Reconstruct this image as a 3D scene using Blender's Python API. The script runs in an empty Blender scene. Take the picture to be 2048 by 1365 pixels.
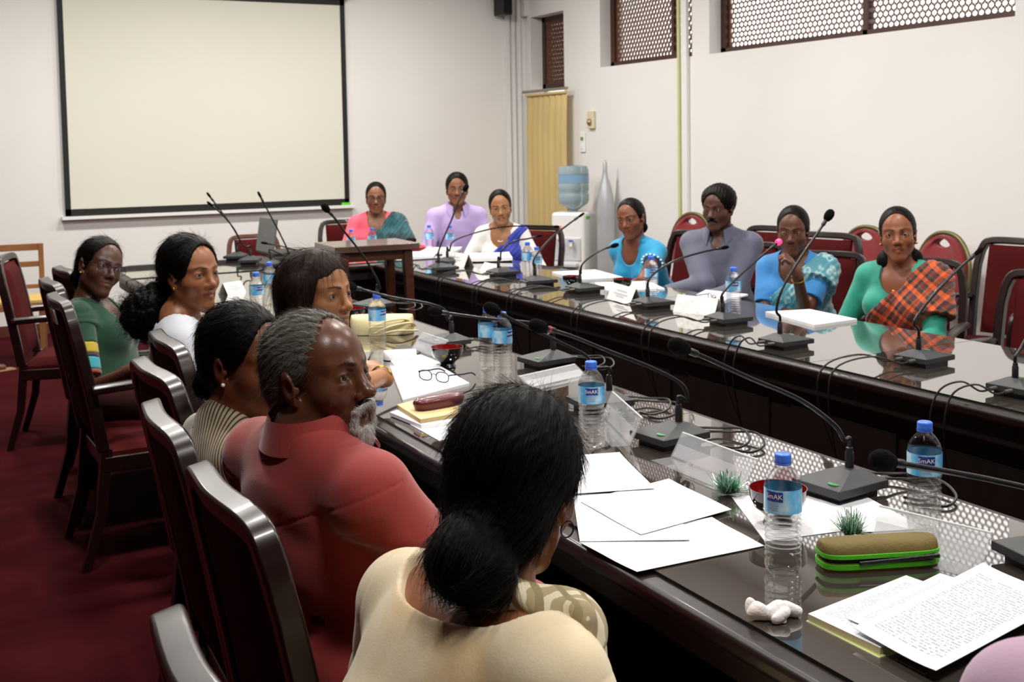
import bpy, bmesh, math, random
import numpy as np
from mathutils import Vector, Matrix
SC = bpy.context.scene
COL = SC.collection
random.seed(7); RNG = np.random.default_rng(7)
# ------------------------------------------------------------------ camera
FPX, PPX, PPY, EYE = 2300.0, 1024.0, 439.07, 1.515
def cam_rot(yaw, pitch, roll):
    cy, sy, cp, sp, cr, sr = math.cos(yaw), math.sin(yaw), math.cos(pitch), math.sin(pitch), math.cos(roll), math.sin(roll)
    base = np.array([[1, 0, 0], [0, 0, -1], [0, 1, 0]], float)
    return np.array([[cy, -sy, 0], [sy, cy, 0], [0, 0, 1]]) @ base @ np.array([[1, 0, 0], [0, cp, -sp], [0, sp, cp]]) @ np.array([[cr, -sr, 0], [sr, cr, 0], [0, 0, 1]])
CR = cam_rot(*[math.radians(a) for a in (-27.573, -3.7904, -0.9591)])
cd = bpy.data.cameras.new('camera'); cam = bpy.data.objects.new('camera', cd); COL.objects.link(cam)
m4 = Matrix.Identity(4)
for i in range(3):
    for j in range(3): m4[i][j] = CR[i, j]
m4.translation = (0, 0, EYE); cam.matrix_world = m4
cd.sensor_fit = 'HORIZONTAL'; cd.sensor_width = 36.0; cd.lens = 36.0 * FPX / 2048
cd.shift_y = -(682.5 - PPY) / 2048; cd.clip_start = 0.05
cd.dof.use_dof = True; cd.dof.focus_distance = 2.15; cd.dof.aperture_fstop = 11.0
SC.camera = cam
# points of the photograph turned into places of the room
def ray(px, py): return CR @ np.array([(px - PPX) / FPX, -(py - PPY) / FPX, -1.0])
def at_z(px, py, h):
    d = ray(px, py); return Vector(np.array([0, 0, EYE]) + d * (h - EYE) / d[2])
def at_x(px, py, x):
    d = ray(px, py); return Vector(np.array([0, 0, EYE]) + d * x / d[0])
def at_y(px, py, y):
    d = ray(px, py); return Vector(np.array([0, 0, EYE]) + d * y / d[1])
def at_d(px, py, t): return Vector(np.array([0, 0, EYE]) + ray(px, py) * t)
# ------------------------------------------------------------------ world, lights, exposure
SC.view_settings.view_transform = 'Standard'; SC.view_settings.look = 'None'
SC.view_settings.gamma = 1.0; SC.view_settings.use_curve_mapping = False
SC.view_settings.exposure = 0.03
SC.cycles.use_denoising = True
SC.cycles.max_bounces = 10; SC.cycles.transparent_max_bounces = 16; SC.cycles.transmission_bounces = 10; SC.cycles.glossy_bounces = 5
SC.cycles.caustics_reflective = False; SC.cycles.caustics_refractive = False; SC.cycles.sample_clamp_indirect = 6
w = bpy.data.worlds.new('daylight'); SC.world = w; w.use_nodes = True
bg = w.node_tree.nodes['Background']; bg.inputs[0].default_value = (1.0, 0.98, 0.95, 1); bg.inputs[1].default_value = 2.6
def area(name, loc, sx, sy, watt, col=(1, .96, .9), rot=(0, 0, 0)):
    l = bpy.data.lights.new(name, 'AREA'); l.shape = 'RECTANGLE'; l.size = sx; l.size_y = sy; l.energy = watt; l.color = col
    o = bpy.data.objects.new(name, l); o.location = loc; o.rotation_euler = rot; COL.objects.link(o); return o
CEIL = 3.35
for y, e in ((.7, 33), (3.1, 42), (5.6, 47), (8.2, 48)):
    for x in (.55, 2.15, 3.7):
        area('ceiling_light', (x, y, CEIL - .03), .26, .26, e)
# ------------------------------------------------------------------ materials
def lin(h):
    h = h.lstrip('#'); v = [int(h[i:i + 2], 16) / 255 for i in (0, 2, 4)]
    return tuple(c / 12.92 if c <= .04045 else ((c + .055) / 1.055) ** 2.4 for c in v)
MATS = {}
class NT:
    def __init__(s, m): s.t = m.node_tree; s.b = s.t.nodes['Principled BSDF']
    def n(s, typ, **k):
        x = s.t.nodes.new(typ)
        for a, v in k.items():
            if a.startswith('i_'):
                key = a[2:]; x.inputs[int(key) if key.isdigit() else key.replace('_', ' ')].default_value = v
            else: setattr(x, a, v)
        return x
    def l(s, a, b): s.t.links.new(a, b)
    def coords(s, kind='Object', scale=(1, 1, 1), rot=(0, 0, 0)):
        c = s.n('ShaderNodeTexCoord'); mp = s.n('ShaderNodeMapping'); s.l(c.outputs[kind], mp.inputs[0])
        mp.inputs['Scale'].default_value = scale; mp.inputs['Rotation'].default_value = rot; return mp.outputs[0]
    def ramp(s, fac, stops, interp='LINEAR'):
        r = s.n('ShaderNodeValToRGB'); r.color_ramp.interpolation = interp
        e = r.color_ramp.elements
        while len(e) < len(stops): e.new(.5)
        for q, (p, c) in zip(e, stops): q.position = p; q.color = (*c, 1)
        s.l(fac, r.inputs[0]); return r.outputs[0]
    def math(s, op, a, b=None):
        x = s.n('ShaderNodeMath', operation=op)
        for i, v in enumerate((a, b)):
            if v is None: continue
            if isinstance(v, (int, float)): x.inputs[i].default_value = v
            else: s.l(v, x.inputs[i])
        return x.outputs[0]
    def mix(s, fac, a, b, mode='MIX'):
        x = s.n('ShaderNodeMix', data_type='RGBA', blend_type=mode)
        for i, v in ((0, fac), (6, a), (7, b)):
            if isinstance(v, (int, float)): x.inputs[i].default_value = v
            elif isinstance(v, tuple): x.inputs[i].default_value = (*v, 1)
            else: s.l(v, x.inputs[i])
        return x.outputs[2]
    def sep(s, v):
        x = s.n('ShaderNodeSeparateXYZ'); s.l(v, x.inputs[0]); return x.outputs
def mat(name, col, rough=.5, metal=0., spec=.5, bump=None, var=None, coat=0., trans=0., ior=1.5, sheen=0., emit=None, sss=0., stretch=(1, 1, 1), alpha=1.):
    if name in MATS: return MATS[name]
    m = bpy.data.materials.new(name); m.use_nodes = True; MATS[name] = m
    t = NT(m); b = t.b.inputs
    c = lin(col) if isinstance(col, str) else col
    b['Base Color'].default_value = (*c, 1); b['Roughness'].default_value = rough; b['Metallic'].default_value = metal
    b['Specular IOR Level'].default_value = spec; b['Coat Weight'].default_value = coat; b['Coat Roughness'].default_value = .08
    b['Transmission Weight'].default_value = trans; b['IOR'].default_value = ior; b['Sheen Weight'].default_value = sheen; b['Alpha'].default_value = alpha
    if sss: b['Subsurface Weight'].default_value = sss; b['Subsurface Radius'].default_value = (.012, .005, .003); b['Subsurface Scale'].default_value = .5
    if emit: b['Emission Color'].default_value = (*lin(emit[0]), 1); b['Emission Strength'].default_value = emit[1]
    if var or bump:
        co = t.coords('Object', stretch)
    if var:
        n = t.n('ShaderNodeTexNoise', i_Scale=var[0], i_Detail=5.); t.l(co, n.inputs[0])
        k = var[1]
        t.l(t.ramp(n.outputs[0], [(.3, tuple(x * (1 - k) for x in c)), (.7, tuple(min(1, x * (1 + k)) for x in c))]), b['Base Color'])
    if bump:
        n2 = t.n('ShaderNodeTexNoise', i_Scale=bump[0], i_Detail=4.); t.l(co, n2.inputs[0])
        bn = t.n('ShaderNodeBump', i_Strength=bump[1], i_Distance=.004 if len(bump) < 3 else bump[2]); t.l(n2.outputs[0], bn.inputs['Height']); t.l(bn.outputs[0], b['Normal'])
    return m
# ------------------------------------------------------------------ mesh building
class MB:
    def __init__(s): s.v = []; s.f = []; s.mi = []
    def add(s, vs, fs, mi=0):
        o = len(s.v); s.v += [tuple(p) for p in vs]; s.f += [tuple(i + o for i in f) for f in fs]; s.mi += [mi] * len(fs); return s
    def box(s, x0, x1, y0, y1, z0, z1, M=None, mi=0):
        vs = [Vector((x, y, z)) for z in (z0, z1) for y in (y0, y1) for x in (x0, x1)]
        if M is not None: vs = [M @ v for v in vs]
        return s.add(vs, [(0, 2, 3, 1), (4, 5, 7, 6), (0, 1, 5, 4), (2, 6, 7, 3), (0, 4, 6, 2), (1, 3, 7, 5)], mi)
    def prism(s, pts, z0, z1, M=None, mi=0):
        n = len(pts); vs = [Vector((*p, z0)) for p in pts] + [Vector((*p, z1)) for p in pts]
        if M is not None: vs = [M @ v for v in vs]
        return s.add(vs, [tuple(range(n))[::-1], tuple(range(n, 2 * n))] + [(i, (i + 1) % n, n + (i + 1) % n, n + i) for i in range(n)], mi)
    def lathe(s, prof, n=24, M=None, mi=0, closed=False, cap=True):
        vs = []; fs = []
        for r, z in prof:
            for k in range(n):
                a = 2 * math.pi * k / n; vs.append(Vector((r * math.cos(a), r * math.sin(a), z)))
        if M is not None: vs = [M @ v for v in vs]
        m = len(prof)
        for i in range(m if closed else m - 1):
            for k in range(n):
                k2 = (k + 1) % n; i2 = (i + 1) % m; fs.append((i * n + k, i * n + k2, i2 * n + k2, i2 * n + k))
        if not closed and cap:
            if prof[0][0] > 1e-6: fs.append(tuple(range(n))[::-1])
            if prof[-1][0] > 1e-6: fs.append(tuple(range((m - 1) * n, m * n)))
        return s.add(vs, fs, mi)
    def tube(s, path, r, n=8, M=None, mi=0, cap=True, flat=None):
        P = [Vector(p) for p in path]; R = r if isinstance(r, (list, tuple)) else [r] * len(P)
        if M is not None: P = [M @ p for p in P]
        vs = []; fs = []; up = None
        for i, p in enumerate(P):
            t = (P[min(i + 1, len(P) - 1)] - P[max(i - 1, 0)]).normalized()
            if up is None:
                up = Vector((0, 0, 1)) if abs(t.z) < .9 else Vector((0, 1, 0))
            a = (up - t * up.dot(t)).normalized(); up = a; b = t.cross(a)
            for k in range(n):
                q = 2 * math.pi * (k + .5) / n
                fa, fb = flat if flat else (1, 1)
                vs.append(p + a * (R[i] * fa * math.cos(q)) + b * (R[i] * fb * math.sin(q)))
        for i in range(len(P) - 1):
            for k in range(n):
                k2 = (k + 1) % n; fs.append((i * n + k, i * n + k2, (i + 1) * n + k2, (i + 1) * n + k))
        if cap: fs += [tuple(range(n))[::-1], tuple(range((len(P) - 1) * n, len(P) * n))]
        return s.add(vs, fs, mi)
    def sphere(s, c, r, n=12, sc=(1, 1, 1), M=None, mi=0):
        pr = [(max(1e-7, r * math.sin(math.pi * i / n)), -r * math.cos(math.pi * i / n)) for i in range(n + 1)]
        T = Matrix.Translation(c) @ Matrix.Diagonal((*sc, 1))
        return s.lathe(pr, 2 * n, (M @ T) if M is not None else T, mi)
    def build(s, name, m, parent=None, smooth=40, bevel=0, kind=None, mats=None):
        me = bpy.data.meshes.new(name); me.from_pydata(s.v, [], s.f); me.validate()
        o = bpy.data.objects.new(name, me); COL.objects.link(o)
        for q in (mats or [m]): me.materials.append(q)
        if mats: me.polygons.foreach_set('material_index', s.mi[:len(me.polygons)])
        bm = bmesh.new(); bm.from_mesh(me); bmesh.ops.remove_doubles(bm, verts=bm.verts, dist=1e-6); bmesh.ops.recalc_face_normals(bm, faces=bm.faces); bm.to_mesh(me); bm.free()
        if smooth:
            me.shade_smooth(); me.set_sharp_from_angle(angle=math.radians(smooth))
        if bevel:
            b = o.modifiers.new('bevel', 'BEVEL'); b.width = bevel; b.segments = 3; b.limit_method = 'ANGLE'; b.angle_limit = math.radians(40); b.harden_normals = True
        if parent: o.parent = parent
        if kind: o['kind'] = kind
        return o
def tag(o, label, cat, group=None, kind=None):
    o['label'] = label; o['category'] = cat
    if group: o['group'] = group
    if kind: o['kind'] = kind
    return o
def thing(name, label, cat, loc=(0, 0, 0), rz=0., group=None, sc=1.):
    o = bpy.data.objects.new(name, None); COL.objects.link(o); o.empty_display_size = .05
    o.location = loc; o.rotation_euler = (0, 0, rz); o.scale = (sc, sc, sc); return tag(o, label, cat, group)
def dup(root, loc, rz=0., label=None, group=None, sc=None):
    r = root.copy(); COL.objects.link(r); r.location = loc; r.rotation_euler = (0, 0, rz)
    if sc: r.scale = (sc, sc, sc)
    if label: r['label'] = label
    if group: r['group'] = group
    for ch in list(root.children):
        c = ch.copy(); COL.objects.link(c); c.parent = r
        for g in list(ch.children):
            d = g.copy(); COL.objects.link(d); d.parent = c
    return r
def bez(pts, n=16):
    P = [Vector(p) for p in pts]; out = []
    m = len(P)
    for i in range(m - 1):
        p0, p1, p2, p3 = P[max(i - 1, 0)], P[i], P[i + 1], P[min(i + 2, m - 1)]
        k = n if i == m - 2 else n
        for j in range(k + (1 if i == m - 2 else 0)):
            t = j / n
            out.append(.5 * ((2 * p1) + (p2 - p0) * t + (2 * p0 - 5 * p1 + 4 * p2 - p3) * t * t + (3 * p1 - p0 - 3 * p2 + p3) * t ** 3))
    return out
def look(d, up=(0, 0, 1)):
    z = Vector(d).normalized(); x = Vector(up).cross(z)
    x = x.normalized() if x.length > 1e-5 else Vector((1, 0, 0)); y = z.cross(x)
    M = Matrix.Identity(4)
    for i in range(3): M[i][0], M[i][1], M[i][2] = x[i], y[i], z[i]
    return M
# ------------------------------------------------------------------ room shell
WX, WY, XL, YB = 5.5, 10.2, -2.4, -3.2
m_wall = mat('painted_wall', '#e6e4e2', .75, bump=(60, .08), var=(1.6, .025))
m_ceil = mat('ceiling_paint', '#dddbd6', .8, var=(2, .03))
m_carpet = mat('maroon_carpet', '#481117', .95, spec=.05, bump=(420, .9, .006), var=(3.2, .22))
m_frame = mat('brown_window_frame', '#3e2015', .5, var=(8, .2), stretch=(1, 1, .1))
m_lattice = mat('brown_lattice', '#62402f', .6, var=(14, .15))
MB().box(XL, WX + .3, YB, WY + .3, -.1, 0).build('floor', m_carpet, kind='structure')
MB().box(XL, WX + .3, YB, WY + .3, CEIL, CEIL + .1).build('ceiling', m_ceil, kind='structure')
MB().box(XL - .1, WX + .6, WY, WY + .12, 0, CEIL).build('wall_front', m_wall, kind='structure')
m_fillcut = mat('fill_cutting_dark_brown', '#2c1a12', .5, var=(5, .25), stretch=(4, 4, .4))  # invented dark finish for the unseen left and back walls, cuts their fill light
MB().box(XL - .12, XL, YB, WY, 0, CEIL).build('wall_left', m_fillcut, kind='structure')
MB().box(XL - .1, WX + .6, YB - .12, YB, 0, CEIL).build('wall_back', m_fillcut, kind='structure')
# right wall with three openings (y0, y1, z0, z1)
OPEN = [(9.42, 10.07, 0.02, 2.752), (7.42, 8.78, 2.176, 3.0), (4.43, 7.20, 2.176, 3.0)]
TW = .24
wb = MB()
ys = [YB, 4.43, 7.20, 7.42, 8.78, 9.42, 10.07, WY]
for a, b in zip(ys[:-1], ys[1:]):
    op = next((o for o in OPEN if abs(o[0] - a) < 1e-6), None)
    if op:
        if op[2] > .05: wb.box(WX, WX + TW, a, b, 0, op[2])
        wb.box(WX, WX + TW, a, b, op[3], CEIL)
    else: wb.box(WX, WX + TW, a, b, 0, CEIL)
wb.build('wall_right', m_wall, smooth=0, kind='structure')
def lattice(y0, y1, z0, z1, x, py, pz, ry, rz_, th, name, parent):
    # a panel of staggered oval holes with real thickness
    mb = MB(); rows = round((z1 - z0) / pz); pz = (z1 - z0) / rows; cols = int((y1 - y0) / py)
    n = 12
    for r in range(rows):
        for c in range(-1, cols + 1):
            cy = y0 + (c + .5 + (.5 if r % 2 else 0)) * py; cz = z0 + (r + .5) * pz
            a0, a1 = max(y0, cy - py / 2), min(y1, cy + py / 2)
            if a1 - a0 < .01: continue
            full = cy - ry > y0 + .002 and cy + ry < y1 - .002
            if not full:
                mb.box(x - th / 2, x + th / 2, a0, a1, cz - pz / 2, cz + pz / 2); continue
            out = []; inn = []
            for k in range(n):
                t = 2 * math.pi * (k + .5) / n; u, v = math.cos(t), math.sin(t)
                s = 1 / max(abs(u) / (py / 2), abs(v) / (pz / 2))
                out.append((cy + u * s, cz + v * s)); inn.append((cy + u * ry, cz + v * rz_))
            vs = [(x - th / 2, *p) for p in out] + [(x - th / 2, *p) for p in inn] + [(x + th / 2, *p) for p in inn] + [(x + th / 2, *p) for p in out]
            fs = []
            for k in range(n):
                k2 = (k + 1) % n
                fs += [(k, k2, n + k2, n + k), (n + k, n + k2, 2 * n + k2, 2 * n + k), (2 * n + k, 2 * n + k2, 3 * n + k2, 3 * n + k)]
            mb.add(vs, fs)
    o = mb.build(name, m_lattice, parent, smooth=0)
    return o
for i, (y0, y1, z0, z1) in enumerate(OPEN):
    zb = z0 if i else 2.05
    xw = WX + (.13, .11, .11)[i]
    fr = MB(); t = .045
    fr.box(xw, xw + .06, y0, y1, zb, zb + t); fr.box(xw, xw + .06, y0, y1, z1 - t, z1)
    fr.box(xw, xw + .06, y1 - t * 1.3, y1, zb, z1); fr.box(xw, xw + .06, y0, y0 + t, zb, z1)
    if i == 2: fr.box(xw, xw + .06, 5.66, 5.70, zb, z1)
    if i == 1: fr.box(xw + .01, xw + .05, 7.83, 7.86, zb, z1)
    w = fr.build('window_%d' % (i + 1), m_frame, smooth=0, kind='structure')
    lattice(y0 + t, y1 - t * 1.3, zb + t, z1 - t, xw + .035, (.05, .047, .047)[i], (.042, .037, .0368)[i], (.018, .0185, .0195)[i], (.013, .0145, .0152)[i], (.045, .016, .006)[i], 'lattice_panel', w)
# opening left of the pilaster: dark lintel strip and a door leaf behind the curtain
MB().box(WX + .14, WX + .19, 9.42, 10.07, .02, 2.05).build('door_1', mat('frosted_glass', '#e8eef0', .5, trans=1., ior=1.1, alpha=.45), smooth=0, kind='structure')
MB().box(WX - .05, WX, 10.10, WY, 2.77, CEIL).box(WX - .10, WX, 9.2, WY, 2.95, CEIL).build('trim_1', m_wall, smooth=0, kind='structure')
MB().box(XL, WX, WY - .012, WY, 0, .09).build('baseboard_front', mat('skirting', '#5a2f22', .45, var=(5, .2)), smooth=0, kind='structure')
MB().box(WX - .012, WX, YB, 9.42, 0, .09).build('baseboard_right', MATS['skirting'], smooth=0, kind='structure')
# ------------------------------------------------------------------ things on the walls
m_black = mat('black_plastic', '#141414', .42, bump=(300, .15))
m_white = mat('white_plastic', '#eeeeec', .35, var=(3, .02))
# projection screen
p0, p1 = at_y(130, 431, WY - .03), at_y(697, 411, WY - .03)
sx0, sx1, sz0, sz1 = 1.128, 3.608, .972, 2.86
scr = thing('projection_screen', 'large white projection screen with a black border on the front wall', 'screen', (0, 0, 0))
MB().box(sx0 + .035, sx1 - .035, WY - .03, WY - .026, sz0 + .045, sz1 - .045).build('fabric', mat('screen_fabric', '#dddccf', .8, var=(1, .015)), scr, smooth=0)
MB().box(sx0, sx0 + .045, WY - .034, WY - .024, sz0, sz1).box(sx1 - .045, sx1, WY - .034, WY - .024, sz0, sz1).box(sx0, sx1, WY - .034, WY - .024, sz0, sz0 + .055).box(sx0, sx1, WY - .034, WY - .024, sz1 - .055, sz1).build('border', mat('screen_black', '#0f0d0c', .7, var=(4, .1)), scr, smooth=0)
MB().box(sx0 - .03, sx1 + .04, WY - .075, WY - .002, sz0 - .03, sz0 - .004).build('bottom_bar', m_white, scr, smooth=0)
MB().box(sx0 - .03, sx1 + .04, WY - .1, WY - .002, sz1 + .002, sz1 + .1).build('case', m_white, scr, smooth=0)
MB().box(sx1 - .08, sx1 + .005, WY - .05, WY - .03, sz0 - .004, sz0 + .02).build('green_sticker', mat('green_tape', '#5fc626', .6, var=(20, .1)), scr, smooth=0)['label'] = 'bright green sticker'
# trunking on the front wall
for k, (px, wd) in enumerate(((1014, .05), (1026, .035), (1037, .04))):
    c = at_y(px, 200, WY).x
    tag(MB().box(c - wd / 2, c + wd / 2, WY - .03, WY - .003, .1, CEIL - .02).build('cable_trunking', m_wall, smooth=0),
        ('white vertical trunking on the front wall, under the black speaker', 'slim white vertical trunking, middle one beside the corner', 'white vertical trunking on the front wall, closest to the curtain')[k], 'trunking', 'trunking by the corner')
sp = at_y(1010, 30, WY - .16)
t = thing('wall_speaker', 'black loudspeaker hung high in the front corner', 'speaker', (sp.x, WY - .12, sp.z), .15)
MB().box(-.055, .055, -.08, .08, .0, .30).build('cabinet', m_black, t, bevel=.006)
MB().box(-.02, .02, .075, .115, .1, .2).build('bracket', m_black, t)
MB().box(-.048, .048, -.086, -.08, .02, .28).build('grille', mat('grille_cloth', '#0a0a0a', .9, bump=(500, .6)), t)
# pipes on the right wall
q = at_x(1363, 200, WX)
tag(MB().tube([(WX - .022, q.y, .1), (WX - .022, q.y, CEIL - .01)], .016, 12).build('wall_pipe', mat('pale_green_pipe', '#c9cc92', .5, var=(2, .06))), 'thin pale green vertical pipe on the right wall', 'pipe')
q = at_x(1374, 200, WX)
tag(MB().box(WX - .03, WX - .002, q.y - .035, q.y + .035, .1, CEIL - .01).build('cable_trunking', m_wall, smooth=0), 'white vertical trunking beside the pale green pipe', 'trunking')
q = at_x(1186, 240, WX)
t = thing('wall_bell', 'small cream wall bell above the light switch', 'bell', (WX - .003, q.y, q.z))
m_cream = mat('cream_plastic', '#d8cfae', .45, var=(8, .06))
MB().box(-.03, 0, -.05, .05, -.08, .08).build('box', m_cream, t, bevel=.008)
MB().lathe([(.03, 0), (.03, .015), (.012, .03)], 16, Matrix.Translation((-.03, .0, -.02)) @ Matrix.Rotation(-math.pi / 2, 4, 'Y')).build('dome', mat('bell_metal', '#a08d60', .35, .6), t)
q = at_x(1167, 285, WX)
t = thing('light_switch', 'white light switch plate above the water cooler', 'switch', (WX - .003, q.y, q.z))
MB().box(-.012, 0, -.045, .045, -.09, .09).build('plate', m_white, t, bevel=.004)
MB().box(-.018, -.011, -.02, .02, .02, .05).build('rocker', mat('switch_green', '#5aa03c', .5), t)['label'] = 'green rocker'
MB().box(-.017, -.011, -.02, .02, -.06, -.02).build('rocker', m_white, t)
# curtain with folds
def fold_curtain():
    mb = MB(); ny, nz = 320, 12; vs = []; fs = []
    z0, z1 = .05, 1.985
    for j in range(nz + 1):
        fz = j / nz; z = z1 + (z0 - z1) * fz
        for i in range(ny + 1):
            s = i / ny; y = 9.22 + s * .77
            ph = s * 2 * math.pi * 7
            am = .006 + .011 * min(1, fz * 6) * (1 + .3 * math.sin(s * 23))
            vs.append((WX - .09 - am * 2 * abs(math.sin(.5 * ph + .2 * math.sin(fz * 3 + s * 9))) ** .6, y, z))
    for j in range(nz):
        for i in range(ny):
            a = j * (ny + 1) + i; fs.append((a, a + 1, a + ny + 2, a + ny + 1))
    return mb.add(vs, fs)
cu = thing('curtain', 'mustard yellow pleated curtain hanging in the corner', 'curtain')
m_cur = mat('mustard_cloth', '#d9c286', .85, bump=(90, .2), var=(2, .08), sheen=.1)
_t = NT(m_cur); _tr = _t.n('ShaderNodeBsdfTranslucent'); _tr.inputs[0].default_value = (*lin('#d9b978'), 1); _mx = _t.n('ShaderNodeMixShader'); _mx.inputs[0].default_value = .15
_t.l(_t.b.outputs[0], _mx.inputs[1]); _t.l(_tr.outputs[0], _mx.inputs[2]); _t.l(_mx.outputs[0], next(n for n in _t.t.nodes if n.type == 'OUTPUT_MATERIAL').inputs[0])
c = fold_curtain().build('drape', m_cur, cu, smooth=80); sm = c.modifiers.new('thickness', 'SOLIDIFY'); sm.thickness = .003
MB().box(WX - .125, WX - .085, 9.215, 9.985, 1.965, 1.99).build('heading', m_cur, cu, bevel=.01)
MB().tube([(WX - .1, 9.2, 2.015), (WX - .1, 10.06, 2.015)], .014, 10).build('rail', mat('rail_metal', '#9a948a', .4, .6), cu)
# water cooler
q = at_d(1155, 412, 9.95)
wc = thing('water_cooler', 'white water cooler with an upturned blue bottle by the right wall', 'water cooler', (5.17, 8.72, 0), math.radians(38 - 90))
bw, bd, bh = .155, .16, .905
mb = MB().box(-bw, bw, -bd, bd, .03, bh); mb.build('cabinet', m_white, wc, bevel=.03)
MB().box(-bw + .02, bw - .02, -bd + .02, bd - .02, 0, .03).build('plinth', mat('grey_plastic', '#8b8c8e', .5), wc)
MB().box(-bw + .03, bw - .03, -bd - .012, -bd + .01, bh - .42, bh - .22).build('tap_recess', mat('pale_grey_plastic', '#c9cacc', .4), wc, bevel=.008)
MB().box(-bw + .05, bw - .05, -bd - .07, -bd, bh - .47, bh - .44).build('drip_tray', mat('pale_grey_plastic', '#c9cacc', .4), wc, bevel=.006)
for x, c in ((-.05, '#c8393b'), (.05, '#3b62c8')):
    f = MB().tube([(x, -bd - .005, bh - .25), (x, -bd - .05, bh - .25), (x, -bd - .05, bh - .29)], .014, 10).build('tap', m_white, wc)
    MB().box(x - .016, x + .016, -bd - .07, -bd - .03, bh - .245, bh - .235).build('lever', mat('lever' + c, c, .4), f)
MB().lathe([(.008, 0), (.008, .004)], 12, Matrix.Translation((-.06, -bd - .004, bh - .12)) @ Matrix.Rotation(math.pi / 2, 4, 'X')).build('lamp', mat('red_pilot', '#ff5a5a', .4, emit=('#ff3b3b', 3.)), wc)['label'] = 'glowing red pilot lamp'
MB().box(bw - .005, bw + .003, -.11, -.02, bh - .06, bh - .035).build('sticker', MATS['green_tape'], wc)['label'] = 'green sticker'
m_jug = mat('blue_jug', '#bcd6e2', .1, trans=.6, ior=1.2, alpha=1., var=(6, .1))
bt = MB().lathe([(.03, 0), (.035, .03), (.12, .09), (.135, .12), (.135, .17), (.129, .18), (.129, .2), (.135, .21), (.135, .27), (.128, .285), (.135, .30), (.135, .385), (.12, .42), (.05, .43), (.0, .425)], 32, Matrix.Translation((0, 0, bh - .02))).build('water_bottle', m_jug, wc)
MB().lathe([(.1362, 0), (.1365, .07)], 32, Matrix.Translation((0, 0, bh + .255)), cap=False).build('blue_band', mat('jug_band', '#7fa4c2', .3, var=(5, .05)), bt)
# silver bottle shaped cover standing by the wall
q = at_x(1212, 400, 5.33)
t = thing('silver_cover', 'tall silver bottle-shaped cover standing between the water cooler and the wall', 'cover', (5.36, 8.50, 0))
MB().lathe([(.07, 0), (.078, .02), (.08, .5), (.079, .95), (.07, 1.04), (.05, 1.13), (.028, 1.20), (.02, 1.26), (.018, 1.33), (.008, 1.355), (0.001, 1.36)], 32).build('shell', mat('silver_foil', '#b2b3b6', .38, .25, bump=(14, .2), var=(5, .08)), t)
MB().lathe([(.085, 0), (.085, .03), (.07, .04)], 32).build('base_ring', MATS['grey_plastic'], t)
# ------------------------------------------------------------------ conference tables
m_wood = mat('dark_mahogany', '#170807', .38, spec=.35, coat=.1, var=(7, .35), bump=(30, .06), stretch=(4, .35, 4))
m_woodp = mat('dark_mahogany_panel', '#140605', .5, var=(6, .35), stretch=(4, .35, 4))
m_glass = mat('table_glass', '#3d3733', .035, spec=1.0, coat=1.0, ior=1.65, var=(2.5, .12))
MATS['table_glass'].node_tree.nodes['Principled BSDF'].inputs['Coat Roughness'].default_value = .015
m_gedge = mat('glass_edge', '#10201a', .15, coat=.6)
TZ = .75
def rounded(pts, r, n=10):
    # polygon with chosen corner radii
    out = []
    m = len(pts)
    for i, (p, rr) in enumerate(zip(pts, r)):
        p = Vector(p); a = Vector(pts[i - 1]); b = Vector(pts[(i + 1) % m])
        if rr < 1e-4: out.append(tuple(p)); continue
        u = (a - p).normalized(); v = (b - p).normalized(); ang = u.angle(v); d = rr / math.tan(ang / 2)
        c = p + (u + v).normalized() * (rr / math.sin(ang / 2)); s, e = p + u * d, p + v * d
        a0 = math.atan2((s - c).y, (s - c).x); a1 = math.atan2((e - c).y, (e - c).x)
        da = (a1 - a0 + math.pi) % (2 * math.pi) - math.pi
        for k in range(n + 1): out.append((c.x + rr * math.cos(a0 + da * k / n), c.y + rr * math.sin(a0 + da * k / n)))
    return out
def inset(poly, d):
    n = len(poly); out = []
    for i in range(n):
        a, p, b = Vector(poly[i - 1]), Vector(poly[i]), Vector(poly[(i + 1) % n])
        n1 = Vector((-(p - a).y, (p - a).x)).normalized(); n2 = Vector((-(b - p).y, (b - p).x)).normalized()
        k = (n1 + n2); k = k / max(.3, k.length_squared / 2) if k.length > 1e-6 else n1
        out.append(tuple(p + k * d))
    return out
def conference_table(name, label, outline, seams, panels):
    # outline counter-clockwise; seams: list of glass sheet polygons; panels: list of (x0,y0,x1,y1) modesty walls
    t = thing(name, label, 'table')
    MB().prism(outline, TZ - .044, TZ - .006).build('table_edge', m_wood, t, bevel=.014)
    MB().prism(inset(outline, .05), TZ - .115, TZ - .044).build('apron_moulding', m_woodp, t, bevel=.006)
    for g in seams:
        mb = MB(); n = len(g)
        mb.prism(g, TZ - .008, TZ, mi=0)
        mb.mi = [1] + [0] + [1] * n
        mb.build('glass_sheet', None, t, smooth=0, mats=[m_glass, m_gedge])
    for (x0, y0, x1, y1) in panels:
        p = MB().box(x0, x1, y0, y1, .06, TZ - .11).build('front_panel', m_woodp, t, bevel=.004)
        lx = y1 - y0 > x1 - x0
        L = (y1 - y0) if lx else (x1 - x0); k = max(1, round(L / .62)); st = L / k
        for side in (0, 1):
            f = MB()
            for i in range(k):
                a = (y0 if lx else x0) + i * st + .06; b = a + st - .12
                if lx:
                    xx = (x0 - .008, x0 + .002) if side == 0 else (x1 - .002, x1 + .008)
                    f.box(*xx, a, b, .14, .56)
                else:
                    yy = (y0 - .008, y0 + .002) if side == 0 else (y1 - .002, y1 + .008)
                    f.box(a, b, *yy, .14, .56)
            f.build('raised_moulding', m_woodp, p, bevel=.004)
    return t
gx = .04
def sheets(x0, x1, ys):
    return [[(x0, a + .002), (x1, a + .002), (x1, b - .002), (x0, b - .002)] for a, b in zip(ys[:-1], ys[1:])]
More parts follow.
